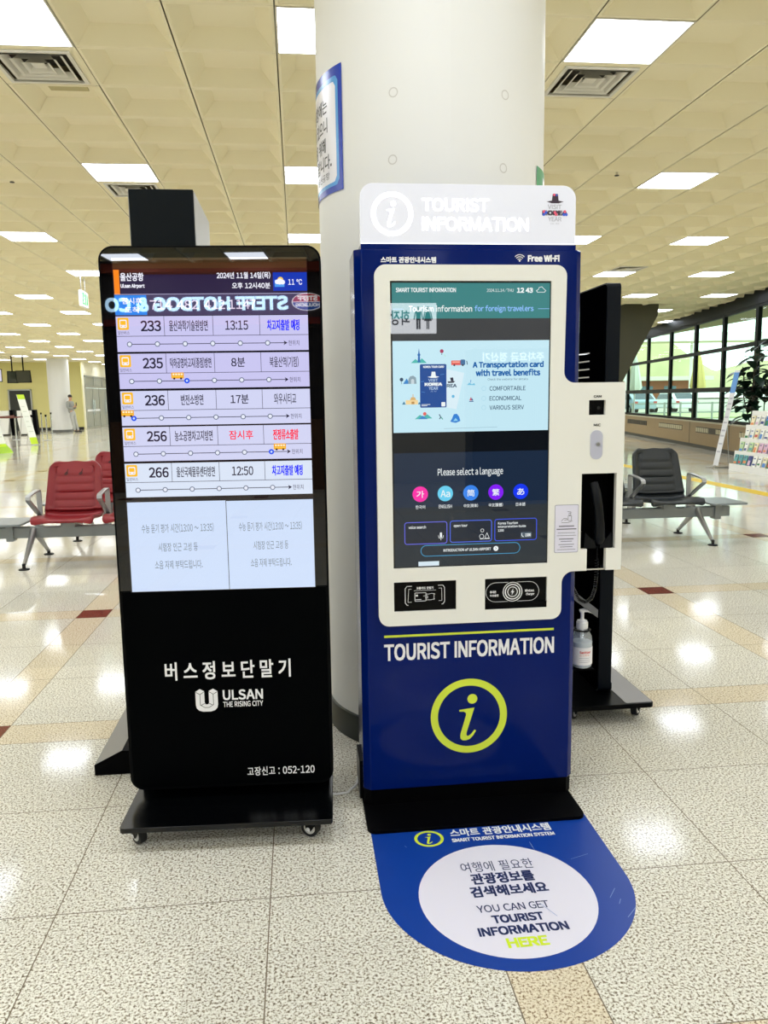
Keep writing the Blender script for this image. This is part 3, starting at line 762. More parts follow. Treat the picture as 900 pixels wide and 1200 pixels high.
# readers and camera
MB().box(-0.265, -0.053, -0.012, -0.001, 0.708, 0.810, mat('reader_black', '#020203', 0.15, spec=0.12)).build('card_reader', K2)
MB().box(0.045, 0.261, -0.012, -0.001, 0.703, 0.810, mat('charger_black', '#050607', 0.3, spec=0.1)).box(0.045, 0.261, -0.019, -0.012, 0.703, 0.724, BLACK).build('charging_pad', K2)
MB().box(0.396, 0.453, -0.008, -0.001, 1.354, 1.403, mat('reader_black', '#020203', 0.15, spec=0.12)).build('camera_window', K2)
MB().cyl((0.433, -0.0085, 1.377), (0.433, -0.0105, 1.377), 0.006, mat('lens_glass', '#15181c', 0.1)).build('camera_lens', K2)
mc = MB(); mc.prism(rrect(0.403, 1.206, 0.445, 1.303, 0.0205, 8), -0.025, -0.0215, mat('mic_grey', '#bcbdcd', 0.4)); mc.build('microphone_plate', K2, smooth=35)
MB().cyl((0.429, -0.025, 1.257), (0.429, -0.0275, 1.257), 0.007, STEEL).cyl((0.429, -0.0276, 1.257), (0.429, -0.028, 1.257), 0.0045, mat('mic_hole', '#6d6d70', 0.5)).build('microphone', K2)
# printing on cream panel and body
c = Canvas(lambda u, v, w: (u, -0.0223-w, v))
PRK = mat('print_black', '#17171a', 0.5); NOTE = mat('notice_paper', '#e4e2f2', 0.5)
c.text('CAM', 0.411, 1.419, 0.438, 1.411, PRK, 1, 0.0004); c.build('camera_caption', K2); c = Canvas(lambda u, v, w: (u, -0.0223-w, v)); c.text('MIC', 0.413, 1.325, 0.437, 1.316, PRK, 1, 0.0004)
c.build('microphone_caption', K2); c = Canvas(lambda u, v, w: (u, -0.0223-w, v))
c.poly(rrect(0.284, 0.891, 0.367, 1.055, 0.005), mat('notice_edge', '#8b8aa0', 0.5), 1); c.poly(rrect(0.2855, 0.8925, 0.3655, 1.0535, 0.004), NOTE, 2)
c.frame(0.330, 1.000, 0.343, 1.018, 0.003, 0.0012, PRK, 3); c.frame(0.333, 1.018, 0.340, 1.027, 0.002, 0.0012, PRK, 3); c.line([(0.328, 1.032), (0.340, 1.030), (0.340, 1.027)], 0.0012, PRK, 3)
c.line([(0.308, 1.000), (0.316, 1.009), (0.326, 1.008), (0.328, 1.004), (0.318, 1.003)], 0.0012, PRK, 3); c.line([(0.308, 0.994), (0.330, 0.994), (0.345, 0.999)], 0.0012, PRK, 3)
for (v, a, t) in ((0.982, 0.300, 0.0035), (0.972, 0.292, 0.0035), (0.959, 0.296, 0.0015), (0.950, 0.292, 0.0015), (0.938, 0.301, 0.003), (0.930, 0.306, 0.002), (0.919, 0.299, 0.002), (0.911, 0.304, 0.002), (0.902, 0.294, 0.0015)):
    c.line([(a, v), (0.651-a, v)], t, mat('notice_ink', '#6b6a78', 0.5), 3)
c.build('notice_label', K2)
c = Canvas(lambda u, v, w: (u, -0.0124-w, v))
def bracket(u, s, v0, v1, t): c.line([(u+s*0.022, v1), (u+s*0.006, v1), (u, v1-0.008), (u, v0+0.008), (u+s*0.006, v0), (u+s*0.010, v0)], t, WPRINT, 1)
bracket(-0.226, 1, 0.728, 0.793, 0.002); bracket(-0.092, -1, 0.728, 0.793, 0.002)
c.line([(-0.205, 0.783), (-0.214, 0.783), (-0.217, 0.738), (-0.205, 0.738)], 0.0012, WPRINT, 1); c.line([(-0.112, 0.783), (-0.102, 0.783), (-0.101, 0.740), (-0.112, 0.740)], 0.0012, WPRINT, 1)
c.text('교통카드 단말기', -0.188, 0.790, -0.130, 0.781, WPRINT, 1, 0.0004); c.line([(-0.196, 0.777), (-0.122, 0.777)], 0.001, WPRINT, 1)
c.frame(-0.194, 0.740, -0.155, 0.770, 0.002, 0.0016, WPRINT, 1); c.rect(-0.190, 0.757, -0.183, 0.763, WPRINT, 1); c.line([(-0.190, 0.746), (-0.172, 0.746)], 0.002, WPRINT, 1)
c.line([(-0.155, 0.764), (-0.146, 0.764), (-0.136, 0.766), (-0.124, 0.763)], 0.0014, WPRINT, 1); c.line([(-0.164, 0.758), (-0.150, 0.758), (-0.150, 0.750), (-0.158, 0.752)], 0.0014, WPRINT, 1); c.line([(-0.155, 0.744), (-0.138, 0.744), (-0.126, 0.747)], 0.0014, WPRINT, 1); c.line([(-0.128, 0.766), (-0.128, 0.744)], 0.0014, WPRINT, 1)
c.build('card_reader_print', K2); c = Canvas(lambda u, v, w: (u, -0.0124-w, v))
c.frame(0.050, 0.726, 0.236, 0.794, 0.034, 0.0014, WPRINT, 1)
c.disc(0.143, 0.760, 0.037, BLACKG, 2); c.ring(0.143, 0.760, 0.034, 0.0315, WPRINT, 3); c.ring(0.143, 0.760, 0.027, 0.0235, WPRINT, 3); c.ring(0.143, 0.760, 0.018, 0.0155, WPRINT, 3)
c.poly([(0.1455, 0.772), (0.137, 0.758), (0.142, 0.758), (0.140, 0.748), (0.149, 0.762), (0.144, 0.762)], WPRINT, 3)
c.text('휴대폰', 0.064, 0.766, 0.086, 0.757, WPRINT, 3, 0.0003); c.text('무선충전', 0.064, 0.753, 0.094, 0.745, WPRINT, 3, 0.0003)
c.text('Wireless', 0.186, 0.767, 0.218, 0.758, WPRINT, 3, 0.0003); c.text('Charger', 0.190, 0.754, 0.220, 0.744, WPRINT, 3, 0.0003)
c.build('charger_print', K2)
c = Canvas(lambda u, v, w: (u, -0.0006-w, v))
c.text('스마트 관광안내시스템', -0.291, 1.864, -0.113, 1.845, WPRINT, 1, 0.0008); c.build('name_lettering', K2); c = Canvas(lambda u, v, w: (u, -0.0006-w, v)); c.text('Free Wi-Fi', 0.188, 1.872, 0.294, 1.850, WPRINT, 1, 0.0014)
for r in (0.021, 0.0145, 0.008):
    A = [math.radians(45+90*i/12) for i in range(13)]
    c.line([(0.161+r*math.cos(a), 1.851+r*math.sin(a)) for a in A], 0.0028, WPRINT, 1)
c.disc(0.161, 1.853, 0.0030, WPRINT, 1, 14)
c.build('wifi_print', K2); c = Canvas(lambda u, v, w: (u, -0.0006-w, v))
c.rect(-0.298, 0.6145, 0.294, 0.6225, LIME, 1); c.build('lime_rule', K2); c = Canvas(lambda u, v, w: (u, -0.0006-w, v))
c.text('TOURIST INFORMATION', -0.299, 0.592, 0.296, 0.532, WPRINT, 1, 0.0019, sp=0.02)
c.build('title_lettering', K2); c = Canvas(lambda u, v, w: (u, -0.0006-w, v))
c.ring(-0.005, 0.320, 0.135, 0.110, LIME, 1, 64); italic_i(c, -0.006, 0.400, 0.232, LIME, 1)
c.build('information_symbol', K2)
# --- touchscreen
MB().box(-0.266, 0.263, -0.016, -0.001, 0.856, 1.788, BLACKG).build('screen_glass', K2)
c = Canvas(lambda u, v, w: (u, -0.0162-w, v))
INK = scr('28243a'); SWH = scr('eef4f4'); TEAL = scr('347f80'); LB = scr('c4e8f4'); NVY = scr('1b2a40'); NAV2 = scr('0c1016'); CB = scr('1c62a8'); INK2 = scr('2c4a66')
c.rect(-0.259, 0.861, 0.258, 1.781, NVY, 1)
c.rect(-0.259, 1.670, 0.258, 1.781, TEAL, 2); c.rect(-0.259, 1.600, 0.258, 1.670, scr('34363a'), 2); c.rect(-0.259, 1.307, 0.258, 1.600, LB, 2); c.rect(-0.259, 1.240, 0.258, 1.307, NAV2, 2)  # grey and black bands: reflections in the glass painted as screen colour
c.rect(-0.259, 0.861, 0.258, 1.06, scr('232b33'), 2)  # greyer lower part: reflection of the hall painted over the navy
c.text('SMART TOURIST INFORMATION', -0.246, 1.766, -0.052, 1.752, SWH, 4, 0.0004); c.text('2024.11.14/THU', 0.049, 1.764, 0.137, 1.752, SWH, 4); c.text('12 43', 0.148, 1.766, 0.201, 1.750, SWH, 4, 0.0009)
c.line([(0.216, 1.752), (0.240, 1.752), (0.244, 1.757), (0.238, 1.762), (0.231, 1.769), (0.222, 1.767), (0.219, 1.760), (0.213, 1.757), (0.216, 1.752)], 0.0016, SWH, 4)
c.text('Tourism', -0.205, 1.711, -0.125, 1.691, SWH, 4, 0.0004); c.text('information', -0.117, 1.711, 0.001, 1.691, SWH, 4, 0.0004); c.text('for foreign travelers', 0.009, 1.711, 0.204, 1.687, scr('8fc0ff'), 4, 0.0004)
c.rect(-0.257, 1.699, -0.222, 1.7005, scr('8fc0ff'), 4); c.rect(0.219, 1.699, 0.256, 1.7005, scr('8fc0ff'), 4)
# travel card advert
c.text('A Transportation card', 0.003, 1.533, 0.240, 1.508, CB, 4, 0.0011); c.text('with travel benefits', 0.013, 1.508, 0.229, 1.486, CB, 4, 0.0011)
c.text('Check the website for details', 0.053, 1.479, 0.188, 1.472, INK2, 4)
for tx, a, b, v in (('COMFORTABLE', 0.059, 0.180, 1.453), ('ECONOMICAL', 0.059, 0.166, 1.421), ('VARIOUS SERV', 0.059, 0.175, 1.391)):
    c.text(tx, a, v, b, v-0.0145, INK2, 4, 0.0002); c.ring(0.040, v-0.007, 0.0075, 0.0062, scr('a9d6e6'), 4, 20)
c.line([(-0.092, 1.318), (0.085, 1.320)], 0.0012, scr('8fb0c0'), 4)
CARD = scr('184a94')
c.poly([(-0.083, 1.510), (-0.025, 1.497), (-0.051, 1.380), (-0.090, 1.388)], scr('d8edf6'), 4)
c.poly([(-0.072, 1.482), (-0.069, 1.471), (-0.060, 1.471), (-0.062, 1.483)], INK, 5); c.poly([(-0.080, 1.470), (-0.055, 1.471), (-0.060, 1.466), (-0.078, 1.465)], INK, 5); c.text('REA', -0.083, 1.462, -0.050, 1.451, INK2, 5, 0.0006); c.disc(-0.062, 1.422, 0.005, scr('5fb4dc'), 5, 12)
c.poly(rrect(-0.171, 1.387, -0.084, 1.526, 0.004), CARD, 6); c.text('KOREA TOUR CARD', -0.160, 1.521, -0.092, 1.514, SWH, 7, 0.0004)
visit_logo(c, -0.127, 1.502, 0.058, SWH, scr('b9d2ea'), SWH, 7, False)
c.line([(-0.166, 1.397), (-0.138, 1.397)], 0.0016, SWH, 7); c.line([(-0.166, 1.393), (-0.148, 1.393)], 0.0016, SWH, 7); c.poly(rrect(-0.101, 1.390, -0.088, 1.404, 0.002), SWH, 7)
c.line([(-0.168, 1.470), (-0.158, 1.472)], 0.0016, scr('4f86c8'), 7); c.line([(-0.104, 1.492), (-0.092, 1.494)], 0.0016, scr('4f86c8'), 7); c.line([(-0.166, 1.438), (-0.155, 1.436)], 0.0016, scr('4f86c8'), 7)
GT = scr('4fb8b0'); GB = scr('3a86c8'); SAND = scr('f2d49a'); RD = scr('e2605a')
# little travel pictures round the card
c.poly([(-0.200, 1.530), (-0.185, 1.543), (-0.174, 1.534), (-0.164, 1.545), (-0.148, 1.530)], GT, 4); c.poly([(-0.178, 1.532), (-0.176, 1.560), (-0.1735, 1.577), (-0.171, 1.560), (-0.169, 1.532)], scr('2f6bb0'), 5); c.disc(-0.1735, 1.556, 0.0048, scr('2f6bb0'), 5, 12)
c.disc(-0.099, 1.567, 0.0062, scr('a83a5e'), 5, 16); c.rect(-0.1005, 1.556, -0.0975, 1.559, INK2, 5); c.line([(-0.090, 1.556), (-0.087, 1.550)], 0.0014, scr('9fe0b0'), 5)
c.poly(rrect(-0.068, 1.522, -0.036, 1.537, 0.002), RD, 5); c.poly(rrect(-0.038, 1.522, -0.022, 1.540, 0.004), scr('3f6f9c'), 5); c.rect(-0.064, 1.530, -0.040, 1.534, scr('f6b0a0'), 6); c.disc(-0.058, 1.522, 0.0032, INK, 6, 12); c.disc(-0.030, 1.522, 0.0032, INK, 6, 12); c.line([(-0.017, 1.535), (-0.015, 1.524)], 0.0025, INK2, 5)
c.disc(-0.231, 1.478, 0.006, INK2, 5, 12); c.line([(-0.231, 1.474), (-0.231, 1.464)], 0.0012, INK2, 5); c.poly([(-0.226, 1.464), (-0.214, 1.482), (-0.205, 1.464)], GB, 5); c.poly([(-0.209, 1.464), (-0.209, 1.478), (-0.203, 1.488), (-0.193, 1.490), (-0.184, 1.484), (-0.182, 1.464)], scr('8ba2ae'), 6); c.poly([(-0.200, 1.464), (-0.200, 1.477), (-0.195, 1.480), (-0.190, 1.477), (-0.190, 1.464)], scr('c8d6dc'), 7)
c.rect(-0.218, 1.398, -0.178, 1.412, SAND, 5); c.poly([(-0.204, 1.412), (-0.200, 1.421), (-0.188, 1.421), (-0.184, 1.412)], scr('d8b070'), 5); c.line([(-0.194, 1.421), (-0.194, 1.430)], 0.0025, scr('d8b070'), 5); c.poly([(-0.230, 1.398), (-0.224, 1.408), (-0.218, 1.398)], scr('3a7f9c'), 5); c.poly([(-0.178, 1.398), (-0.174, 1.406), (-0.168, 1.398)], scr('3a7f9c'), 5); c.rect(-0.199, 1.399, -0.190, 1.407, scr('b98a4c'), 6)
c.poly([(-0.189, 1.350), (-0.172, 1.364), (-0.160, 1.358), (-0.148, 1.366), (-0.131, 1.352)], GT, 5); c.disc(-0.156, 1.367, 0.0058, RD, 4, 16); c.poly([(-0.178, 1.350), (-0.163, 1.361), (-0.146, 1.350)], GB, 6)
c.line([(-0.108, 1.364), (-0.103, 1.356), (-0.107, 1.350)], 0.003, INK2, 5); c.line([(-0.103, 1.356), (-0.097, 1.349)], 0.003, scr('3f9a8c'), 5)
c.poly([(-0.072, 1.340), (-0.066, 1.350), (-0.060, 1.364), (-0.050, 1.366), (-0.042, 1.356), (-0.038, 1.342), (-0.054, 1.336)], scr('2f7fd2'), 5); c.poly([(-0.062, 1.342), (-0.054, 1.352), (-0.046, 1.343)], scr('8fd0ee'), 6)
c.poly([(-0.016, 1.458), (-0.008, 1.466), (0.0, 1.460), (0.008, 1.464), (0.012, 1.457)], scr('79c2e0'), 5); c.line([(-0.004, 1.466), (-0.003, 1.474)], 0.002, GB, 5)
c.poly([(-0.008, 1.408), (-0.003, 1.420), (0.0, 1.408)], scr('c85a6a'), 5); c.poly([(-0.001, 1.408), (-0.001, 1.418), (0.005, 1.408)], scr('2f4f8a'), 5); c.line([(-0.008, 1.405), (0.005, 1.405)], 0.0025, scr('2f4f8a'), 5)
# language choice
c.text('Please select a language', -0.114, 1.188, 0.106, 1.157, SWH, 4, 0.0002)
for (u, col, g, lb, hw) in ((-0.173, 'f52aa6', '가', '한국어', 0.016), (-0.089, '66cdee', 'Aa', 'ENGLISH', 0.022), (-0.003, '3a84ea', '简', '中文(简体)', 0.024), (0.082, '8420f4', '繁', '中文(繁體)', 0.024), (0.167, '1838f0', 'あ', '日本語', 0.016)):
    c.disc(u, 1.104, 0.0258, scr(col), 4, 40); gw = 0.0125 if g != 'Aa' else 0.016
    c.text(g, u-gw, 1.115, u+gw, 1.092, SWH, 5, 0.0003); c.text(lb, u-hw, 1.067, u+hw, 1.055, SWH, 5, 0.0001)
for (u0, u1, v0, v1, m_) in ((-0.227, -0.083, 0.936, 1.011, '6a6cf0'), (-0.074, 0.069, 0.938, 1.012, '4f70f4'), (0.078, 0.224, 0.938, 1.013, '3f5cf4')):
    c.poly(rrect(u0+0.002, v0+0.002, u1-0.002, v1-0.002, 0.008), scr('1a2230'), 3); c.frame(u0, v0, u1, v1, 0.009, 0.0022, scr(m_), 4)
c.text('voice search', -0.213, 0.999, -0.155, 0.989, SWH, 5, 0.0002); c.text('open tour', -0.061, 0.999, -0.014, 0.988, SWH, 5, 0.0002)
c.text('Korea Tourism', 0.090, 1.003, 0.158, 0.994, SWH, 5, 0.0002); c.text('Interpretation Guide', 0.090, 0.991, 0.186, 0.981, SWH, 5, 0.0002); c.text('1330', 0.090, 0.978, 0.110, 0.970, SWH, 5, 0.0002)
c.poly(rrect(-0.108, 0.957, -0.101, 0.974, 0.003), SWH, 5); c.line([(-0.113, 0.964), (-0.111, 0.955), (-0.098, 0.955), (-0.096, 0.964)], 0.0014, SWH, 5); c.line([(-0.1045, 0.954), (-0.1045, 0.948)], 0.0014, SWH, 5)
c.ring(0.036, 0.976, 0.006, 0.0046, SWH, 5, 16); c.ring(0.034, 0.956, 0.008, 0.0066, SWH, 5, 16); c.line([(0.045, 0.950), (0.052, 0.968), (0.060, 0.950), (0.045, 0.950)], 0.0014, SWH, 5); c.line([(0.028, 0.947), (0.062, 0.947)], 0.0014, SWH, 5)
c.poly(rrect(0.168, 0.946, 0.206, 0.966, 0.003), scr('4b5a66'), 5); c.text('1330', 0.183, 0.961, 0.203, 0.951, SWH, 6, 0.0004); c.line([(0.172, 0.962), (0.172, 0.954), (0.178, 0.950)], 0.002, SWH, 6)
c.frame(-0.173, 0.894, 0.167, 0.932, 0.019, 0.0018, scr('46a6d8'), 4); c.text('INTRODUCTION of ULSAN AIRPORT', -0.096, 0.918, 0.066, 0.908, SWH, 5, 0.0002); c.disc(0.083, 0.913, 0.0085, SWH, 5, 20); c.line([(0.081, 0.917), (0.085, 0.913), (0.081, 0.909)], 0.0012, NVY, 6)
c.rect(-0.181, 0.862, -0.111, 0.877, scr('d5e6f0'), 5)
c.build('screen', K2)
# sanitiser holder on the right side
b = MB(); b.add([(0.374, 0.12, 0.745), (0.374, 0.16, 0.745), (0.500, 0.16, 0.645), (0.500, 0.12, 0.645), (0.374, 0.12, 0.715), (0.374, 0.16, 0.715), (0.500, 0.16, 0.615), (0.500, 0.12, 0.615)], [(0, 1, 2, 3), (4, 7, 6, 5), (0, 3, 7, 4), (1, 5, 6, 2), (2, 6, 7, 3), (0, 4, 5, 1)], mat('bracket_grey', '#6d6f75', 0.4, 0.5))
b.build('holder_bracket', K2)
rg = MB(); BX, BY = 0.446, 0.137
rg.tube([(BX+0.030*math.cos(a), BY+0.030*math.sin(a), 0.570) for a in [2*PI*i/24 for i in range(25)]], 0.003, BLACK, 8).box(0.374, BX-0.028, BY-0.004, BY+0.004, 0.567, 0.573, BLACK)
rg.box(0.374, BX+0.038, BY-0.035, BY+0.037, 0.424, 0.4285, DARK)
rg.build('holder_ring', K2)
# ================================================================== SANITISER BOTTLE
bw = K2.location + Vector((BX, BY, 0)); PUMP = mat('pump_white', '#f4f4f4', 0.35)
B = thing('sanitizer_bottle', 'white pump bottle of hand sanitizer hanging behind right side of blue kiosk', 'bottle', (bw.x, bw.y, 0.4285))
def clear_material():
    m = bpy.data.materials.new('clear_plastic'); m.use_nodes = True; nt = m.node_tree; nt.nodes.clear()
    o = nt.nodes.new('ShaderNodeOutputMaterial'); t = nt.nodes.new('ShaderNodeBsdfTransparent'); g = nt.nodes.new('ShaderNodeBsdfGlossy'); d = nt.nodes.new('ShaderNodeBsdfDiffuse')
    t.inputs[0].default_value = (0.80, 0.86, 0.90, 1); g.inputs['Roughness'].default_value = 0.08; d.inputs[0].default_value = (0.8, 0.85, 0.9, 1)
    m1 = nt.nodes.new('ShaderNodeMixShader'); m1.inputs[0].default_value = 0.22; m2 = nt.nodes.new('ShaderNodeMixShader'); m2.inputs[0].default_value = 0.14
    nt.links.new(t.outputs[0], m1.inputs[1]); nt.links.new(d.outputs[0], m1.inputs[2]); nt.links.new(m1.outputs[0], m2.inputs[1]); nt.links.new(g.outputs[0], m2.inputs[2]); nt.links.new(m2.outputs[0], o.inputs[0])
    return m
CLEAR = clear_material()
GEL = mat('gel_white', '#eceef2', 0.35)
MB().lathe([(0.012, 0.0), (0.030, 0.0), (0.036, 0.006), (0.037, 0.02), (0.0375, 0.10), (0.035, 0.118), (0.026, 0.136), (0.019, 0.143), (0.018, 0.152)], CLEAR, n=32).build('bottle_shell', B, smooth=50)
MB().lathe([(0.010, 0.002), (0.029, 0.002), (0.0345, 0.007), (0.0358, 0.02), (0.036, 0.098)], GEL, n=32).build('gel', B, smooth=50)
MB().lathe([(0.0195, 0.146), (0.021, 0.148), (0.021, 0.170), (0.018, 0.173), (0.018, 0.176), (0.010, 0.178), (0.0065, 0.182), (0.0065, 0.204), (0.008, 0.206), (0.008, 0.214), (0.004, 0.217)], PUMP, n=28).build('pump_collar', B, smooth=40)
nz = MB(); nz.tube([(-0.010, 0, 0.212), (0.004, 0, 0.2135), (0.020, 0, 0.212), (0.036, 0, 0.205), (0.046, 0, 0.198)], [0.006, 0.0075, 0.0065, 0.005, 0.0035], PUMP, 12); nz.build('pump_nozzle', B, smooth=50)
MB().cyl((0, 0, 0.10), (0, 0, 0.15), 0.0065, PUMP).build('dip_tube', B, smooth=40)
c = Canvas(lambda u, v, w: ((0.0380+w)*math.sin(u/0.038), -(0.0380+w)*math.cos(u/0.038), v), 0.0002)
c.rect(-0.048, 0.016, 0.048, 0.082, mat('label_white', '#f3f1f2', 0.4), 1, 24)
c.text('Sanitizer', -0.020, 0.070, 0.024, 0.060, mat('label_red', '#d2382c', 0.5), 2, 0.0004); c.text('손소독제', -0.020, 0.057, 0.016, 0.050, mat('label_orange', '#e98a5c', 0.5), 2)
for v in (0.043, 0.035, 0.028): c.rect(-0.022, v-0.0006, 0.022, v+0.0006, mat('label_grey', '#9a98a4', 0.5), 2, 8)
c.build('label', B)
# ================================================================== FLOOR STICKER
FB = mat('sticker_blue', '#0a3d9c', 0.35, noise=0.06, nscale=9); FWH = mat('sticker_white', '#e9e6f4', 0.4); FN = mat('sticker_navy', '#14265c', 0.45); FL = mat('sticker_lime', '#d8f02a', 0.45)
c = Canvas(lambda u, v, w: (u, v, w), 0.0004)
sk = [(0.200, 2.60), (0.200, 2.1275)] + [(0.5675-0.3675*math.cos(a), 2.1275-0.3675*math.sin(a)) for a in [PI*i/40 for i in range(1, 40)]] + [(0.935, 2.1275), (0.935, 2.60)]
c.poly(sk, FB, 2)
c.disc(0.557, 2.068, 0.253, FWH, 3, 72, 0.262)
c.ring(0.384, 2.392, 0.048, 0.038, LIME, 3, 40, 0.98); italic_i(c, 0.384, 2.422, 2.362, LIME, 3, 1.0)
c.text('스마트 관광안내시스템', 0.457, 2.438, 0.794, 2.392, WPRINT, 3, 0.0012); c.text('SMART TOURIST INFORMATION SYSTEM', 0.455, 2.382, 0.796, 2.361, WPRINT, 3, 0.0008)
c.text('여행에 필요한', 0.453, 2.243, 0.676, 2.190, FN, 4); c.text('관광정보를', 0.471, 2.183, 0.662, 2.128, FN, 4, 0.0017); c.text('검색해보세요', 0.456, 2.120, 0.685, 2.068, FN, 4, 0.0017)
c.text('YOU CAN GET', 0.458, 2.032, 0.664, 2.000, FN, 4, 0.0004); c.text('TOURIST', 0.489, 1.985, 0.634, 1.950, FN, 4, 0.0016); c.text('INFORMATION', 0.440, 1.938, 0.687, 1.902, FN, 4, 0.0016); c.text('HERE', 0.505, 1.888, 0.616, 1.850, FL, 4, 0.0020)
SCUFF = mat('sticker_scuff', '#8fa6d2', 0.5)
for (a, b) in (((0.845, 2.02), (0.875, 2.06)), ((0.86, 1.99), (0.872, 2.01)), ((0.80, 2.22), (0.86, 2.24)), ((0.70, 2.33), (0.703, 2.28)), ((0.86, 1.93), (0.90, 1.97)), ((0.30, 2.36), (0.305, 2.35)), ((0.64, 2.02), (0.67, 1.96))): c.line([a, b], 0.0016, SCUFF, 5)
tag(c.build('floor_sticker'), 'blue rounded floor sticker with white circle in front of the blue kiosk', 'floor sticker')
# white cable between the kiosks
o = MB().tube([(0.02, 2.80, 0.005), (0.055, 2.735, 0.005), (0.10, 2.720, 0.005), (0.14, 2.728, 0.005), (0.175, 2.755, 0.02), (0.19, 2.80, 0.05)], 0.0045, mat('cable_white', '#e6e6e4', 0.45), 8).build('power_cable', smooth=60)
tag(o, 'white power cable crossing the gap between the two front kiosks', 'cable')

# ================================================================== TALL TOTEM BEHIND THE BUS KIOSK
TOT = mat('totem_charcoal', '#0b1114', 0.5, spec=0.12); TOTS = mat('totem_grey_metal', '#b3b1ab', 0.4)
t = thing('display_totem', 'tall plain black totem stand rising behind the bus kiosk', 'totem', (-0.454, 3.0, 0))
MB().prism([(-0.36, 0), (0.36, 0), (0.36, 0.042), (0.254, 0.094), (-0.254, 0.094), (-0.36, 0.042)], 0.0, 0.62, BLACKM).build('base', t)
for s in (-1, 1): MB().add([(s*0.3595, 0.002, 0.0435), (s*0.254, 0.002, 0.0955), (s*0.254, 0.62, 0.0955), (s*0.3595, 0.62, 0.0435)], [(0, 1, 2, 3)], mat('slope_plate_grey', '#77746f', 0.45)).build('slope_plate', t)
MB().box(-0.111, 0.111, 0.0, 0.50, 0.094, 2.157, TOT).build('post', t, bevel=0.002)
for s in (-1, 1): MB().box(min(s*0.1115, s*0.114), max(s*0.1115, s*0.114), 0.006, 0.50, 0.10, 2.150, TOTS).build('side_panel', t)

# ================================================================== SECOND BLACK DISPLAY, SIDE ON, BEHIND THE BLUE KIOSK
t = thing('rolling_display', 'tall black rolling display standing side-on behind the blue kiosk', 'display', (1.327, 3.64, 0), -PI/2)
NAVY = mat('display_side_navy', '#070d15', 0.4, spec=0.12)
MB().prism(rrect(-0.34, 0.105, 0.34, 1.882, 0.02, 6), -0.03, 0.03, NAVY).build('housing', t, smooth=35, bevel=0.003)
MB().prism(rrect(-0.334, 0.11, 0.334, 1.876, 0.018, 6), -0.033, -0.0295, mat('display_glass_dull', '#020203', 0.45, spec=0.0, ior=1.1)).build('screen_glass', t)
c = Canvas(lambda u, v, w: (u, -0.0334-w, v))
for v in (1.60, 1.565, 1.53, 1.495, 1.46): c.rect(-0.05, v, 0.16, v+0.006, scr('8a8a8a'), 1)
c.build('screen', t)
MB().box(-0.30, 0.30, -0.02, 0.05, 0.10, 0.13, BLACK).build('plinth', t)
MB().prism(rrect(-0.46, -0.215, 0.47, 0.175, 0.02, 4), 0.075, 0.095, BLACK, 'z').build('base_plate', t, bevel=0.003)
MB().prism(rrect(-0.45, 0.05, 0.46, 0.170, 0.01, 4), 0.0952, 0.0972, mat('base_top_grey', '#8d8b8c', 0.35, 0.3), 'z').build('base_cover', t)
for (x, y) in ((0.37, 0.13), (0.37, -0.16), (-0.38, 0.13), (-0.38, -0.16)): caster(t, x, y, 0.075, 0.8)

# ================================================================== SIGNS WRAPPED ROUND THE PILLAR
t = tag(bpy.data.objects.new('wall_poster', None), 'blue and white notice wrapped round left side of the white pillar', 'poster'); COL.objects.link(t); t.location = (PX, PY, 0)
PB = mat('poster_blue', '#0b3cb2', 0.25); PLB = mat('poster_light_blue', '#4f9fe0', 0.25); PW = mat('poster_white', '#eceaf0', 0.3); PK = mat('poster_black', '#1c1c22', 0.4)
A1 = math.radians(-54.3); RP = PR+0.002
c = Canvas(lambda u, v, w: ((RP+w)*math.sin(A1+u/RP), -(RP+w)*math.cos(A1+u/RP), v), 0.0005)
c.rect(-0.62, 2.212, 0.0, 2.664, PB, 1, 40)
def rr(u0, v0, u1, v1, m_, L):
    n = 40; r = 0.02; vs = []; fs = []
    for i in range(n+1):
        u = u0+(u1-u0)*i/n; e = min(u-u0, u1-u); k = 0 if e >= r else r-math.sqrt(max(0, r*r-(r-e)**2))
        vs += [c.place(u, v0+k, L*c.step), c.place(u, v1-k, L*c.step)]
    for i in range(n): fs.append((2*i, 2*i+2, 2*i+3, 2*i+1))
    c.add(vs, fs, m_)
rr(-0.60, 2.236, -0.024, 2.630, PLB, 2); rr(-0.585, 2.250, -0.040, 2.612, PW, 3)
for tx, a, b, v in (('우리공항에는', -0.40, -0.105, 2.570), ('계단이 있으니', -0.40, -0.105, 2.498), ('안전을 위해', -0.36, -0.125, 2.428), ('주의 바랍니다.', -0.42, -0.075, 2.362)): c.text(tx, a, v, b, v-0.055, PK, 4, 0.0008)
c.text('울산공항', -0.24, 2.296, -0.095, 2.268, PK, 4)
c.build('sheet', t)
t = tag(bpy.data.objects.new('wall_poster', None), 'green sign edge on right side of the pillar above the glowing header', 'poster'); COL.objects.link(t); t.location = (PX, PY, 0)
A2 = math.radians(53.0)
c = Canvas(lambda u, v, w: ((RP+w)*math.sin(A2+u/RP), -(RP+w)*math.cos(A2+u/RP), v), 0.0005)
c.rect(0.0, 1.95, 0.45, 2.305, mat('poster_green', '#2e9a5c', 0.35), 1, 30); c.rect(0.09, 1.98, 0.42, 2.28, PW, 2, 20)
c.build('sheet', t)
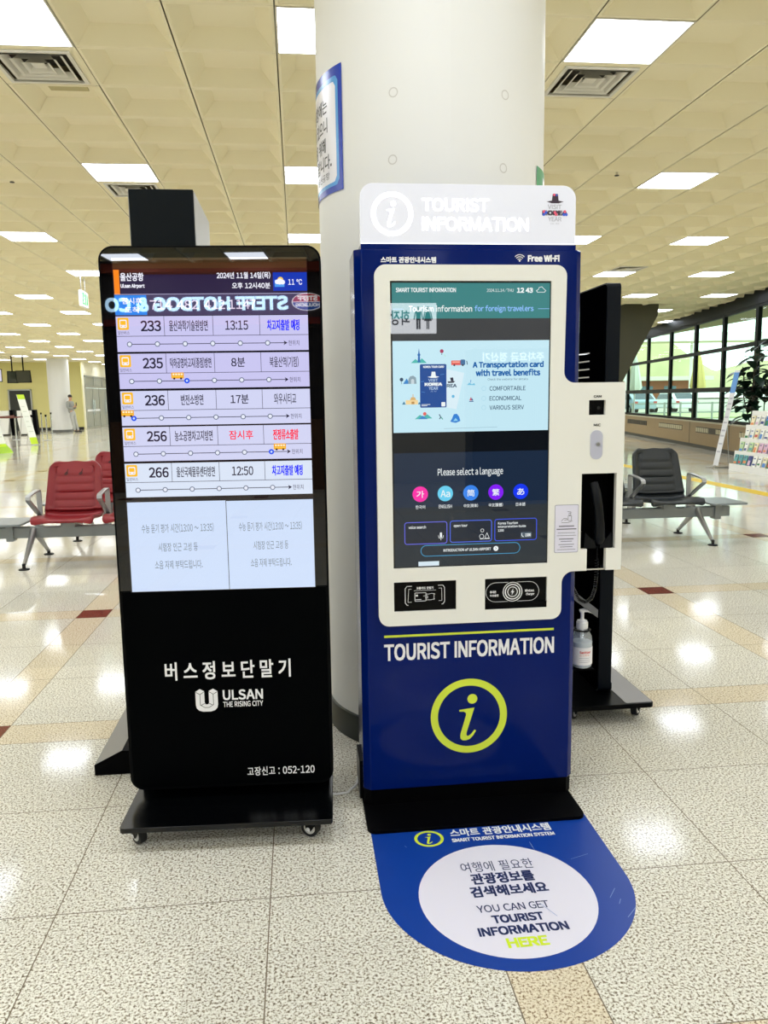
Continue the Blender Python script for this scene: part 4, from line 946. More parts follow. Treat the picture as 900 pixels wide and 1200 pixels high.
# ================================================================== BEAM SEATS
def seat_bm(mt):
    """one moulded shell: pan and back, with padded ribs; origin at the beam under the seat, front is -y"""
    prof = [(-0.255, 0.388), (-0.262, 0.402), (-0.245, 0.414), (-0.16, 0.412), (-0.06, 0.398), (0.05, 0.388), (0.12, 0.395), (0.165, 0.425), (0.190, 0.475), (0.210, 0.54), (0.232, 0.61), (0.254, 0.68), (0.276, 0.75), (0.297, 0.82), (0.306, 0.848), (0.311, 0.864), (0.3145, 0.872), (0.316, 0.876)]
    # densify
    P = []
    for i in range(len(prof)-1):
        for k in range(5):
            t = k/5; P.append((prof[i][0]*(1-t)+prof[i+1][0]*t, prof[i][1]*(1-t)+prof[i+1][1]*t))
    P.append(prof[-1])
    nx = 22; mb = MB(); vs = []; S = len(P)
    for i, (y, z) in enumerate(P):
        hw = 0.262 - 0.03*max(0, (z-0.45)/0.43) if i > 34 else 0.262-0.012*(i/34)
        rc = 0.085
        if z > 0.876-rc: hw -= rc-math.sqrt(max(0.0, rc*rc-(z-(0.876-rc))**2))
        if i < 8: hw -= 0.03*((8-i)/8)**2
        d = Vector((P[min(i+1, S-1)][0]-P[max(i-1, 0)][0], P[min(i+1, S-1)][1]-P[max(i-1, 0)][1])).normalized(); nrm = Vector((-d.y, d.x))   # towards the sitter
        for j in range(nx+1):
            x = -1+2*j/nx
            curl = 0.030*abs(x)**3
            rib = 0.0
            if abs(x) < 0.70 and 0.45 < z < 0.80:
                q = ((z-0.45) % 0.073)/0.073; rib = 0.014*abs(math.sin(PI*q))**0.45-0.012
            seam = -0.012 if abs(abs(x)-0.727) < 0.03 and 0.44 < z < 0.835 else 0.0
            o = nrm*(curl+rib+seam)
            vs.append((x*hw, y+o.x, z+o.y))
    fs = [(i*(nx+1)+j, i*(nx+1)+j+1, (i+1)*(nx+1)+j+1, (i+1)*(nx+1)+j) for i in range(S-1) for j in range(nx)]
    cut = 36
    a = MB().add(vs, [f for f in fs if f[0]//(nx+1) < cut], mt); b = MB().add(vs, [f for f in fs if f[0]//(nx+1) >= cut], mt)
    return a, b
GREYB = mat('beam_grey', '#8e9496', 0.4, 0.4)
TABLE = mat('table_grey', '#7f8688', 0.35)
def bench(seatmat, label, loc, n, pitch, side, group, print_birds=False):
    """beam seating; side -1: table at the left end, +1 at the right end; x=0 is the end leg"""
    t = thing('beam_seating', label, 'seating', loc, 0, group)
    L = n*pitch+0.1; dirx = -side
    xe = side*0.33
    MB().box(min(xe, dirx*L), max(xe, dirx*L), -0.035, 0.035, 0.225, 0.325, GREYB).build('beam', t, bevel=0.008)
    for k in range(n):
        xc = dirx*(0.32+pitch*k)
        e = bpy.data.objects.new('seat', None); COL.objects.link(e); e.parent = t; e.location = (xc, 0, 0)
        a, b = seat_bm(seatmat)
        for nm, mb in (('seat_pan', a), ('backrest', b)):
            o = mb.build(nm, e, smooth=60); s = o.modifiers.new('thick', 'SOLIDIFY'); s.thickness = 0.028; s.offset = -1
        MB().box(-0.06, 0.06, -0.10, 0.10, 0.322, 0.366, GREYB).build('seat_bracket', e)
        if print_birds and k == 0:
            c = Canvas(lambda u, v, w: (u, 0.262+(v-0.77)*0.30-0.014-w, v), 0.001)
            for u0 in (-0.075, 0.055):
                q = lambda x, y: (u0+x*0.05, 0.785+y*0.055)
                c.poly([q(-0.5, -0.35), q(-0.1, -0.5), q(0.25, -0.3), q(0.2, 0.1), q(0.32, 0.5), q(0.2, 0.55), q(0.05, 0.15), q(-0.2, -0.05)], mat('crane_print', '#4a1a20', 0.7), 1)
            c.build('bird_print', e)
    for k in range(n+1):
        xc = dirx*(0.02+pitch*k)
        path = [(0.135, 0.405), (0.05, 0.45), (-0.06, 0.515), (-0.15, 0.565), (-0.172, 0.585), (-0.168, 0.606), (-0.145, 0.617), (-0.02, 0.630), (0.10, 0.640), (0.128, 0.636), (0.135, 0.615), (0.136, 0.5)]
        a = MB(); a.band(path, 0.045, 0.014, ALU, xc); a.box(xc-0.02, xc+0.02, 0.02, 0.145, 0.30, 0.412, ALU); a.build('armrest', t, bevel=0.003)
    for xl in (0.0, dirx*(pitch*n)):
        for (s, yy) in ((-1, -0.34), (1, 0.36)):
            l = MB(); l.tube([(xl, s*0.02, 0.30), (xl, s*0.10, 0.22), (xl, yy*0.96, 0.045)], [0.032, 0.028, 0.016], ALU, 10)
            lo = l.build('leg', t, smooth=50)
            MB().lathe([(0.045, 0.0), (0.045, 0.008), (0.014, 0.014), (0.014, 0.05)], RUBBER, (xl, yy, 0), 16).build('foot', lo, smooth=40)
    tb = MB(); x0, x1 = sorted((side*0.04, side*0.40))
    tb.prism(rrect(x0, -0.24, x1, 0.22, 0.03, 4), 0.362, 0.380, TABLE, 'z'); tb.build('table_top', t, bevel=0.003)
    MB().box(side*0.2-0.03, side*0.2+0.03, -0.05, 0.05, 0.20, 0.364, GREYB).build('table_bracket', t)
    return t
RED = mat('seat_red_leather', '#8e2028', 0.42, noise=0.05, nscale=6); BLK = mat('seat_black_leather', '#22272a', 0.42, noise=0.05, nscale=6)
bench(RED, 'red padded beam seats with side table, nearer row at the left', (-2.38, 7.38, 0), 3, 0.605, -1, 'beam seats in the hall', True)
bench(RED, 'red padded beam seats partly hidden behind the nearer red row', (-2.30, 8.78, 0), 3, 0.605, -1, 'beam seats in the hall', True)
bench(BLK, 'black padded beam seats with side table, nearer row at the right', (3.855, 7.38, 0), 3, 0.605, 1, 'beam seats in the hall')
bench(BLK, 'black padded beam seats mostly hidden behind the nearer black row', (3.60, 8.78, 0), 3, 0.605, 1, 'beam seats in the hall')
# ================================================================== BROCHURE RACK, BANNER, PLANT
t = thing('brochure_rack', 'white stepped brochure rack at the right edge of the picture', 'rack', (7.93, 14.03, 0))
WR = mat('rack_white', '#f0f0ee', 0.4)
RX = [0.0, 0.10, 0.20, 0.30]; RZ = [0.105, 0.335, 0.570, 0.805]
prof = [(0, 0), (0, 0.13), (0.012, 0.13), (0.012, 0.105)]
for k in range(3): prof += [(RX[k+1]-0.014, RZ[k]), (RX[k+1], RZ[k+1]+0.03), (RX[k+1]+0.012, RZ[k+1]+0.03), (RX[k+1]+0.012, RZ[k+1])]
prof += [(0.386, 0.805), (0.41, 1.09), (0.45, 1.09), (0.45, 0.0)]
MB().prism(prof, -1.75, 0.0, WR).build('shelves', t)
CN = {'teal': '#5aa0a0', 'blue': '#4d86cc', 'white': '#ecece6', 'navy': '#2c3f80', 'yellow': '#e6d23c', 'green': '#1f7a44', 'pink': '#d6b0c8', 'cream': '#ece2c0', 'orange': '#e08a50', 'light green': '#b4cfa0', 'grey': '#c8c8c4', 'red': '#c4483c'}
TIERS = [['teal', 'teal', 'teal', 'navy', 'white', 'white', 'cream', 'green', 'yellow', 'blue', 'white'], ['light green', 'white', 'light green', 'cream', 'pink', 'pink', 'navy', 'white', 'light green', 'cream', 'green'], ['white', 'white', 'cream', 'white', 'white', 'grey', 'white', 'blue', 'white', 'red', 'white'], ['cream', 'white', 'white', 'blue', 'light green', 'white', 'white', 'orange', 'white', 'grey', 'white']]
ACC = ['orange', 'navy', 'blue', 'red', 'green', 'navy', 'orange', 'blue', 'teal', 'pink', 'red']
TN = ['bottom', 'second', 'third', 'top']
for k in range(4):
    for q in range(11):
        cn = TIERS[k][q]; y = 13.99-0.022-q*0.152; w = 0.115; h = 0.195
        px0 = 7.93+RX[k]+0.030; z0 = RZ[k]+0.001; lean = 0.055
        f = MB(); A = mat('leaflet_'+cn.replace(' ', '_'), CN[cn], 0.4)
        def PP(a, b, o): return (px0+lean*(b/h)+o, y-a, z0+b)
        def slab(a0, b0, a1, b1, o0, o1, m_):
            f.add([PP(a0, b0, o0), PP(a1, b0, o0), PP(a1, b1, o0), PP(a0, b1, o0), PP(a0, b0, o1), PP(a1, b0, o1), PP(a1, b1, o1), PP(a0, b1, o1)], [(0, 1, 2, 3), (4, 7, 6, 5), (0, 4, 5, 1), (1, 5, 6, 2), (2, 6, 7, 3), (3, 7, 4, 0)], m_)
        slab(0, 0, w, h, 0, 0.010, A)
        an = ACC[(q*3+k*2) % 11]; m2 = mat('leaflet_'+an.replace(' ', '_'), CN[an], 0.4)
        slab(0.012, 0.03+0.012*(q % 3), w-0.012-0.02*(q % 2), 0.07+0.015*(q % 4), -0.001, 0.0005, m2); slab(0.015, 0.15, w-0.04, 0.165, -0.001, 0.0005, mat('leaflet_navy', CN['navy'], 0.4))
        o = f.build('leaflet')
        tag(o, '%s leaflet standing %s from the left on the %s tier of white rack' % (cn, ORD[q], TN[k]), 'leaflet', 'leaflets in the brochure rack')
# leaning banner stand in front of the rack's left end
t = thing('banner_stand', 'narrow leaning white banner stand with blue top at left end of brochure rack', 'banner', (7.90, 14.45, 0))
b = MB(); WB = mat('banner_white', '#dcdde2', 0.45); BT = mat('banner_blue', '#5c93d6', 0.45)
def bnr(y0, y1, z0, z1, o, m_):
    f = lambda z: 0.20*z
    b.add([(f(z0)+o, y0, z0), (f(z0)+o, y1, z0), (f(z1)+o, y1, z1), (f(z1)+o, y0, z1), (f(z0)+o+0.006, y0, z0), (f(z0)+o+0.006, y1, z0), (f(z1)+o+0.006, y1, z1), (f(z1)+o+0.006, y0, z1)], [(0, 1, 2, 3), (4, 7, 6, 5), (0, 4, 5, 1), (1, 5, 6, 2), (2, 6, 7, 3), (3, 7, 4, 0)], m_)
bnr(-0.06, 0.12, 0.05, 1.84, 0, WB); b.build('banner_sheet', t)
b = MB(); bnr(-0.06, 0.12, 1.42, 1.80, -0.002, BT); b.build('banner_heading', t)
b = MB()
for z in (1.3, 1.2, 1.1, 0.95, 0.85, 0.7, 0.6, 0.45, 0.3): bnr(-0.03, 0.09, z, z+0.03, -0.002, mat('banner_print', '#b4b4c0', 0.5))
b.build('banner_print', t)
f = MB(); f.tube([(0.30, 0.03, 0.012), (0.0, 0.03, 0.012), (0.01, 0.03, 0.06)], 0.010, STEEL).tube([(-0.12, 0.14, 0.012), (-0.02, 0.03, 0.05), (-0.12, -0.08, 0.012)], 0.008, STEEL).tube([(0.30, 0.05, 0.012), (0.205, 0.05, 1.0)], 0.008, STEEL); f.build('banner_foot', t, smooth=50)
# rubber plant
t = thing('potted_rubber_plant', 'tall green leafy potted plant behind the brochure rack by the windows', 'plant', (8.98, 15.0, 0))
MB().lathe([(0.12, 0.0), (0.20, 0.0), (0.24, 0.42), (0.26, 0.44), (0.26, 0.47), (0.23, 0.47), (0.22, 0.42), (0.02, 0.42)], mat('pot_grey', '#8f8c84', 0.6), n=28).build('pot', t, smooth=40)
st = MB(); lf = MB(); LEAF = mat('rubber_leaf', '#12281a', 0.35, noise=0.25, nscale=5); BARK = mat('stem_brown', '#4d4030', 0.7)
rnd = random.Random(5)
for s in range(5):
    a = rnd.uniform(0, 2*PI); tip = Vector((0.30*math.cos(a), 0.30*math.sin(a), rnd.uniform(1.75, 2.35)))
    P = [Vector((0.05*math.cos(a), 0.05*math.sin(a), 0.40)).lerp(tip, q/8) + Vector((0.02*math.sin(q), 0.02*math.cos(q*1.3), 0)) for q in range(9)]
    st.tube(P, [0.014-0.001*q for q in range(9)], BARK, 8)
    for q in range(22):
        f = rnd.uniform(0.35, 1.0); base = P[0].lerp(P[-1], f); az = q*2.4+s; el = rnd.uniform(-0.3, 0.9)
        d = Vector((math.cos(az)*math.cos(el), math.sin(az)*math.cos(el), math.sin(el))); side = d.cross(Vector((0, 0, 1))).normalized(); nn = side.cross(d)
        ln = rnd.uniform(0.24, 0.38); wd = ln*0.26; vs = []; fs = []
        for k in range(8):
            tt = k/7; w = wd*math.sin(PI*min(1, tt*0.94+0.05))**0.8; cpt = base+d*(0.05+ln*tt)-Vector((0, 0, 0.35*ln*tt*tt))
            vs += [cpt-side*w+nn*w*0.25, cpt, cpt+side*w+nn*w*0.25]
        for k in range(7): fs += [(3*k, 3*k+1, 3*k+4, 3*k+3), (3*k+1, 3*k+2, 3*k+5, 3*k+4)]
        lf.add(vs, fs, LEAF); st.tube([base, base+d*0.06], 0.004, LEAF, 5)
st.build('stems', t, smooth=60)
o = lf.build('foliage', t, smooth=80)

# ================================================================== FAR LEFT END OF THE HALL
# glass doors in the return wall
DG = mat('door_glass_grey', '#8f948e', 0.08, spec=0.6); DF = mat('door_frame_steel', '#a8aaa6', 0.35, 0.6)
dr = thing('door_1', None, None, (-11.24, 44.6, 0)); dr['kind'] = 'structure'
MB().box(-0.03, 0.02, 0.0, 6.0, 2.20, 2.30, DF).box(-0.03, 0.02, 0.0, 6.0, 2.78, 2.86, DF).box(-0.03, 0.02, 0.0, 0.06, 0, 2.86, DF).box(-0.03, 0.02, 5.94, 6.0, 0, 2.86, DF).box(-0.03, 0.02, 1.9, 1.96, 2.3, 2.8, DF).box(-0.03, 0.02, 3.9, 3.96, 2.3, 2.8, DF).build('door_frame', dr)
MB().box(-0.02, -0.005, 0.05, 5.95, 2.29, 2.79, DG).build('transom_glass', dr)
for k in range(4):
    y0 = 0.06+k*1.47
    pn = MB().box(-0.015, 0.0, y0+0.02, y0+1.45, 0.06, 2.19, DG).build('door_leaf', dr)
    MB().box(-0.02, 0.012, y0+0.02, y0+1.45, 0.0, 0.09, DF).box(-0.02, 0.012, y0+0.02, y0+0.06, 0.09, 2.19, DF).build('door_rail', pn)
    yh = y0+1.30 if k % 2 == 0 else y0+0.16
    MB().cyl((0.06, yh, 0.75), (0.06, yh, 1.55), 0.022, CHROME).cyl((0.0, yh, 0.85), (0.06, yh, 0.85), 0.012, CHROME).cyl((0.0, yh, 1.45), (0.06, yh, 1.45), 0.012, CHROME).build('door_handle', pn)
MB().box(0.001, 0.004, 0.3, 3.2, 0.93, 1.04, WPRINT).build('door_stripe', dr)
# dark doorway in the yellow wall
d2 = thing('door_2', None, None, (-14.9, 43.98, 0)); d2['kind'] = 'structure'
MB().box(0.0, 1.05, -0.03, 0.0, 0.0, 2.08, mat('doorway_dark', '#20241f', 0.4)).build('door_leaf', d2)
MB().box(-0.07, 0.0, -0.05, 0.0, 0, 2.15, DF).box(1.05, 1.12, -0.05, 0.0, 0, 2.15, DF).box(-0.07, 1.12, -0.05, 0, 2.08, 2.15, DF).build('door_frame', d2)
# monitors hung from the ceiling
def monitor(x, y, w, rz, label, lit=False):
    t = thing('hanging_monitor', label, 'monitor', (x, y, 2.34), rz, 'monitors hung from the ceiling')
    tilt = 0.25
    def P(a, b, o): return (a, o*1.0 + b*math.sin(tilt)*-0.6, b)
    m_ = MB()
    def pb(a0, a1, b0, b1, o0, o1, mt): m_.add([P(a, b, o) for b in (b0, b1) for o in (o0, o1) for a in (a0, a1)], [(0, 2, 3, 1), (4, 5, 7, 6), (0, 1, 5, 4), (2, 6, 7, 3), (0, 4, 6, 2), (1, 3, 7, 5)], mt)
    pb(-w/2, w/2, 0, 0.54, 0, 0.05, BLACKM); m_.build('case', t)
    m_ = MB(); pb(-w/2+0.03, w/2-0.03, 0.03, 0.51, -0.004, 0.0, scr('d8d4e6') if lit else mat('monitor_off', '#333628', 0.2)); m_.build('screen', t)
    MB().cyl((0, 0.0, 0.3), (0, 0.0, ZC-2.34+0.06), 0.03, BLACKM, n=10).box(-0.08, 0.08, -0.02, 0.06, 0.25, 0.40, BLACKM).build('ceiling_pole', t)
monitor(-12.20, 38.0, 0.68, -0.15, 'dark hanging monitor nearest the white column on the left')
monitor(-12.85, 38.5, 0.46, 0.55, 'dark hanging monitor turned aside between two other monitors')
monitor(-12.75, 36.0, 0.60, 0.30, 'lit hanging monitor at the left picture edge', True)
# white flared counters
def counter(x, y, w0, w1, label):
    t = thing('check_counter', label, 'counter', (x, y, 0), 0, 'white counters at the hall end')
    MB().prism([(-w0/2, 0.06), (w0/2, 0.06), (w1/2, 0.72), (w1/2, 1.10), (-w1/2, 1.10), (-w1/2, 0.72)], 0, 0.5, WHITE).build('body', t, bevel=0.01)
    MB().box(-w0/2+0.03, w0/2-0.03, 0.03, 0.47, 0.0, 0.06, SKIRT).build('plinth', t)
    MB().prism([(w1/2-0.02, 1.13), (w1/2+0.14, 1.13), (w1/2+0.20, 0.0), (w1/2+0.04, 0.0)], 0.10, 0.40, BLACKM).build('black_divider', t)
counter(-12.15, 37.5, 0.42, 0.62, 'white flared check counter nearest the white column on the left')
counter(-13.12, 37.5, 0.42, 0.62, 'white flared check counter at the left picture edge')
# queue posts with belts
posts = [(-11.75, 30.3), (-10.75, 29.6), (-9.98, 31.6), (-9.55, 31.9), (-11.05, 33.0), (-11.85, 38.9), (-11.35, 38.7)]
PL = ['steel queue post at the far left, nearest the picture edge', 'steel queue post behind the leaning green banner', 'steel queue post right of the leaning green banner', 'steel queue post closest in front of the white column', 'steel queue post between the white counters and the banner', 'far steel queue post beside the white column, left of a pair', 'far steel queue post beside the white column, right of a pair']
for (x, y), lb in zip(posts, PL):
    t = thing('queue_post', lb, 'queue post', (x, y, 0), 0, 'steel queue posts')
    MB().lathe([(0.16, 0.0), (0.16, 0.012), (0.03, 0.03), (0.028, 0.04)], STEEL, n=20).build('base', t, smooth=40)
    MB().cyl((0, 0, 0.03), (0, 0, 0.90), 0.026, CHROME).build('pole', t, smooth=40)
    MB().cyl((0, 0, 0.90), (0, 0, 0.985), 0.036, BLACKM).build('belt_head', t, smooth=40)
BELT = mat('belt_red_brown', '#6e3a2e', 0.6)
def belt(a, b, label):
    a = Vector((*a, 0.945)); b = Vector((*b, 0.945)); m_ = MB(); vs = []; fs = []
    d = (b-a).normalized(); nn = Vector((-d.y, d.x, 0))*0.002; a = a+d*0.037; b = b-d*0.037
    for k in range(9):
        q = a.lerp(b, k/8)-Vector((0, 0, 0.03*math.sin(PI*k/8)))
        vs += [q+nn+Vector((0, 0, 0.025)), q+nn-Vector((0, 0, 0.025)), q-nn-Vector((0, 0, 0.025)), q-nn+Vector((0, 0, 0.025))]
    for k in range(8):
        for j in range(4): fs.append((4*k+j, 4*k+(j+1) % 4, 4*k+4+(j+1) % 4, 4*k+4+j))
    tag(m_.add(vs, fs, BELT).build('queue_belt'), label, 'belt', 'belts between the queue posts')
belt(posts[0], posts[4], 'red-brown queue belt from the leftmost post back to the counter post'); belt(posts[4], posts[1], 'red-brown queue belt running behind the leaning green banner'); belt(posts[1], posts[2], 'red-brown queue belt right of the leaning green banner')
# steel barrier frame at the left edge
t = thing('steel_barrier', 'low steel tube barrier at the left edge behind green base sign', 'barrier', (-9.35, 26.4, 0))
MB().tube([(-0.9, 0, 0.0), (-0.9, 0, 0.95), (-0.05, 0, 0.95), (0, 0, 0.90), (0, 0, 0.0)], 0.02, CHROME, 10).build('frame', t, smooth=60)
for z in (0.25, 0.62): MB().cyl((-0.9, 0, z), (0, 0, z), 0.014, CHROME, n=10).build('rail', t, smooth=60)
# leaning banner signs, white with lime ends
LIMEB = mat('banner_lime', '#c8e61e', 0.45); WBN = mat('banner_white_print', '#f0f2ea', 0.45)
def lean_sign(x, y, label, h=1.72, w=0.28, lean=0.34, base=False):
    t = thing('leaning_sign', label, 'sign', (x, y, 0), -0.62, 'leaning lime and white signs')
    def q(z): return -lean*z
    def sl(y0, y1, z0, z1, o0, o1, mt, nm):
        m_ = MB(); m_.add([(q(z)+o, yy, z) for z in (z0, z1) for yy in (y0, y1) for o in (o0, o1)], [(0, 2, 3, 1), (4, 5, 7, 6), (0, 1, 5, 4), (2, 6, 7, 3), (0, 4, 6, 2), (1, 3, 7, 5)], mt); m_.build(nm, t)
    sl(-w/2, w/2, 0.03, h, -0.02, 0.0, WBN, 'board'); sl(-w/2, w/2, 0.03, 0.26, 0.001, 0.004, LIMEB, 'lower_band'); sl(-w/2, w/2, h-0.16, h, 0.001, 0.004, LIMEB, 'upper_band')
    for k in range(6): sl(-w/2+0.05, w/2-0.05-0.03*(k % 3), 0.45+k*0.17, 0.475+k*0.17, 0.001, 0.003, mat('sign_print_grey', '#d4d8cc', 0.5), 'print_line')
    f = MB(); f.tube([(0.05, -w/2, 0.012), (-0.6, -w/2, 0.012), (q(1.1)-0.02, -w/2, 1.1)], 0.012, STEEL).tube([(0.05, w/2, 0.012), (-0.6, w/2, 0.012), (q(1.1)-0.02, w/2, 1.1)], 0.012, STEEL); f.build('stand', t, smooth=60)
    if base: MB().prism([(-0.62, 0.0), (0.16, 0.0), (0.05, 0.10), (-0.42, 0.44)], -w/2-0.06, w/2+0.06, mat('sign_base_green', '#9cc41e', 0.5)).build('green_base', t)
lean_sign(-8.98, 28.6, 'leaning white sign with lime green ends in front of the counters')
lean_sign(-8.52, 24.3, 'leaning white sign on green base at the left picture edge', base=True)

# ---- young man leaning by the far column, looking at his phone
def skin(name, verts, edges, mt, parent, root=0, sub=2):
    me = bpy.data.meshes.new(name); me.from_pydata([v[:3] for v in verts], edges, []); me.materials.append(mt)
    o = bpy.data.objects.new(name, me); COL.objects.link(o); o.parent = parent
    o.modifiers.new('skin', 'SKIN')
    if not me.skin_vertices: return o
    for i, v in enumerate(verts):
        s = me.skin_vertices[0].data[i]; r = v[3]; s.radius = r if isinstance(r, tuple) else (r, r)
        s.use_root = (i == root)
    sb = o.modifiers.new('sub', 'SUBSURF'); sb.levels = sub; sb.render_levels = sub
    o.modifiers['skin'].use_smooth_shade = True
    return o
pm = thing('person', 'young man in grey sweatshirt and light trousers standing by far column with phone', 'person', (-10.72, 40.25, 0), -0.35)
SKIN = mat('skin', '#c99a7c', 0.5); HAIR = mat('hair_black', '#15130f', 0.5); SWT = mat('sweatshirt_grey', '#9a9c97', 0.8, noise=0.06, nscale=9); TRS = mat('trousers_light_grey', '#b5b5b0', 0.8, noise=0.05, nscale=9); SHOE = mat('shoe_dark', '#26262a', 0.6)
V = [(-0.11, 0, 0.95, 0.125), (-0.16, 0, 1.12, 0.115), (-0.19, 0, 1.30, 0.13), (-0.19, 0, 1.45, 0.10), (-0.175, 0, 1.535, 0.048), (-0.155, 0, 1.60, 0.07), (-0.150, 0, 1.68, 0.085), (-0.155, 0, 1.755, 0.06)]
E_ = [(i, i+1) for i in range(7)]
def chain(start, pts):
    k = start
    for p_ in pts: V.append(p_); E_.append((k, len(V)-1)); k = len(V)-1
    return k
for s in (-1, 1):
    a = chain(0, [(-0.09, s*0.09, 0.86, 0.085), (-0.02, s*0.09, 0.50, 0.055), (0.08+0.04*s, s*0.075, 0.10, 0.036), (0.10+0.04*s, s*0.075, 0.045, 0.036), (0.23+0.04*s, s*0.085, 0.03, 0.028)])
    h = chain(3, [(-0.19, s*0.16, 1.43, 0.065), (-0.16, s*0.23, 1.16, 0.042), (-0.02, s*0.15, 1.15, 0.036), (0.07, s*0.07, 1.22, 0.026), (0.115, s*0.05, 1.265, 0.030)])
    for f, (dy, l) in enumerate(((0.020, 0.060), (0.007, 0.072), (-0.007, 0.068), (-0.020, 0.052))):
        chain(h, [(0.130, s*(0.05+dy), 1.295, 0.010), (0.133-0.012*(f % 2), s*(0.045+dy), 1.270+l, 0.008), (0.118, s*(0.030+dy), 1.285+l, 0.007)])
    chain(h, [(0.105, s*0.015, 1.275, 0.011), (0.105, s*-0.005, 1.305, 0.009)])
skin('body', V, E_, SKIN, pm)
sv = [(-0.12, 0, 0.86, 0.155), (-0.165, 0, 1.12, 0.14), (-0.19, 0, 1.30, 0.155), (-0.19, 0, 1.44, 0.115), (-0.178, 0, 1.51, 0.068)]
se = [(0, 1), (1, 2), (2, 3), (3, 4)]
for s in (-1, 1):
    k = len(sv); sv += [(-0.19, s*0.17, 1.42, 0.085), (-0.165, s*0.235, 1.17, 0.064), (-0.03, s*0.155, 1.15, 0.054), (0.045, s*0.09, 1.20, 0.045)]; se += [(3, k), (k, k+1), (k+1, k+2), (k+2, k+3)]
skin('sweatshirt', sv, se, SWT, pm)
tv = [(-0.115, 0, 0.95, 0.142), (-0.14, 0, 1.06, 0.12)]; te = [(0, 1)]
for s in (-1, 1):
    k = len(tv); tv += [(-0.09, s*0.095, 0.84, 0.108), (-0.02, s*0.095, 0.50, 0.082), (0.08+0.04*s, s*0.078, 0.085, 0.062)]; te += [(0, k), (k, k+1), (k+1, k+2)]
skin('trousers', tv, te, TRS, pm)
for s in (-1, 1):
    skin('shoe', [(0.07+0.04*s, s*0.078, 0.055, 0.052), (0.16+0.04*s, s*0.083, 0.045, 0.044), (0.27+0.04*s, s*0.09, 0.036, 0.035)], [(0, 1), (1, 2)], SHOE, pm)
hm = MB(); hm.sphere((-0.168, 0, 1.725), 0.098, HAIR, 18, 12, (1.0, 1.0, 0.92)); hm.build('hair', pm, smooth=80)
fc = MB()
for s in (-1, 1): fc.sphere((-0.068, s*0.032, 1.675), 0.009, HAIR, 10, 6)
fc.box(-0.075, -0.066, -0.046, -0.018, 1.697, 1.703, HAIR).box(-0.075, -0.066, 0.018, 0.046, 1.697, 1.703, HAIR); fc.build('eyes', pm)
fc = MB(); fc.prism([(-0.075, 1.675), (-0.045, 1.638), (-0.075, 1.630)], -0.011, 0.011, SKIN); fc.build('nose', pm, bevel=0.004)
MB().box(-0.074, -0.066, -0.022, 0.022, 1.607, 1.614, mat('lips', '#9a5a52', 0.5)).build('mouth', pm)
fc = MB()
for s in (-1, 1): fc.sphere((-0.155, s*0.088, 1.665), 0.024, SKIN, 10, 8, (0.6, 1, 1.2))
fc.build('ears', pm, smooth=80)
ph = thing('mobile_phone', 'dark mobile phone held up by the man beside the far column', 'phone', pm.matrix_basis @ Vector((0.150, 0, 1.28)), -0.35)
MB().box(-0.005, 0.005, -0.038, 0.038, -0.01, 0.145, BLACKG).build('case', ph, bevel=0.003)
MB().box(-0.0065, -0.005, -0.034, 0.034, 0.0, 0.137, scr('9fb4c8', 0.5)).build('screen', ph)
# ================================================================== BEHIND THE CAMERA: SHOP FRONT AND HUNG SIGNS SEEN IN THE GLASS
t = thing('shop_front', 'snack shop front with lit sign behind the photographer, mirrored in the bus kiosk screen', 'shop', (-2.4, -7.93, 0))
MB().box(-2.6, 2.6, 0.0, 0.30, 3.40, ZC-0.001, mat('shop_soffit_rust', '#a8482c', 0.6)).build('soffit', t)
MB().box(-2.6, 2.6, 0.0, 0.12, 2.55, 3.40, mat('shop_fascia_dark', '#3a3432', 0.6)).box(-2.6, 2.6, 0.10, 0.16, 2.60, 2.70, mat('shop_red', '#8a2a22', 0.5)).build('fascia', t)
MB().box(-2.6, 2.6, 0.02, 0.5, 0.0, 1.10, mat('shop_counter_wood', '#6b4a30', 0.5)).build('counter', t)
MB().box(-2.6, 2.6, 0.01, 0.05, 1.10, 2.55, mat('shop_interior_dark', '#2a2624', 0.6)).build('interior_panel', t)
SIGN = mat('lit_sign_letters', '#ffffff', 0.4, emit='#a9d4f4', estr=12.0); SRED = mat('lit_sign_red', '#c03038', 0.4, emit='#d8404a', estr=3.0); SBL = mat('lit_sign_blue', '#2a50a0', 0.4, emit='#3a66c0', estr=3.0); SWT2 = mat('lit_sign_white', '#ffffff', 0.4, emit='#ffffff', estr=5.0)
# faces +y: print coordinate u runs towards -x
c = Canvas(lambda u, v, w: (-u, 0.165+w, v), 0.004)
c.text('STEFF HOTDOG & CO', -1.37, 3.035, 1.50, 2.815, SIGN, 1, 0.012)
c.disc(-1.67, 2.935, 0.25, SWT2, 1, 40, 0.135); c.poly([(-1.67+0.235*math.cos(a), 2.94+0.12*math.sin(a)) for a in [PI*i/24 for i in range(25)]], SRED, 2); c.poly([(-1.67+0.235*math.cos(a), 2.93+0.12*math.sin(a)) for a in [PI+PI*i/24 for i in range(25)]], SBL, 2)
c.text('STEFF', -1.83, 3.03, -1.51, 2.95, SWT2, 3, 0.006); c.text('HOULBERG', -1.86, 2.915, -1.48, 2.86, SWT2, 3, 0.003)
c.build('lit_lettering', t)
t = thing('restroom_sign', 'white lit restroom sign hung behind the photographer, mirrored in blue kiosk screen', 'sign', (1.47, -5.0, 2.22))
MB().box(-0.36, 0.36, -0.03, 0.03, 0, 0.37, mat('restroom_sign_face', '#ffffff', 0.4, emit='#eef2f8', estr=13.0)).build('case', t)
c = Canvas(lambda u, v, w: (-u, 0.031+w, v), 0.002)
SD = mat('restroom_print', '#24303c', 0.5)
c.text('화장실', -0.02, 0.28, 0.34, 0.10, SD, 1, 0.003)
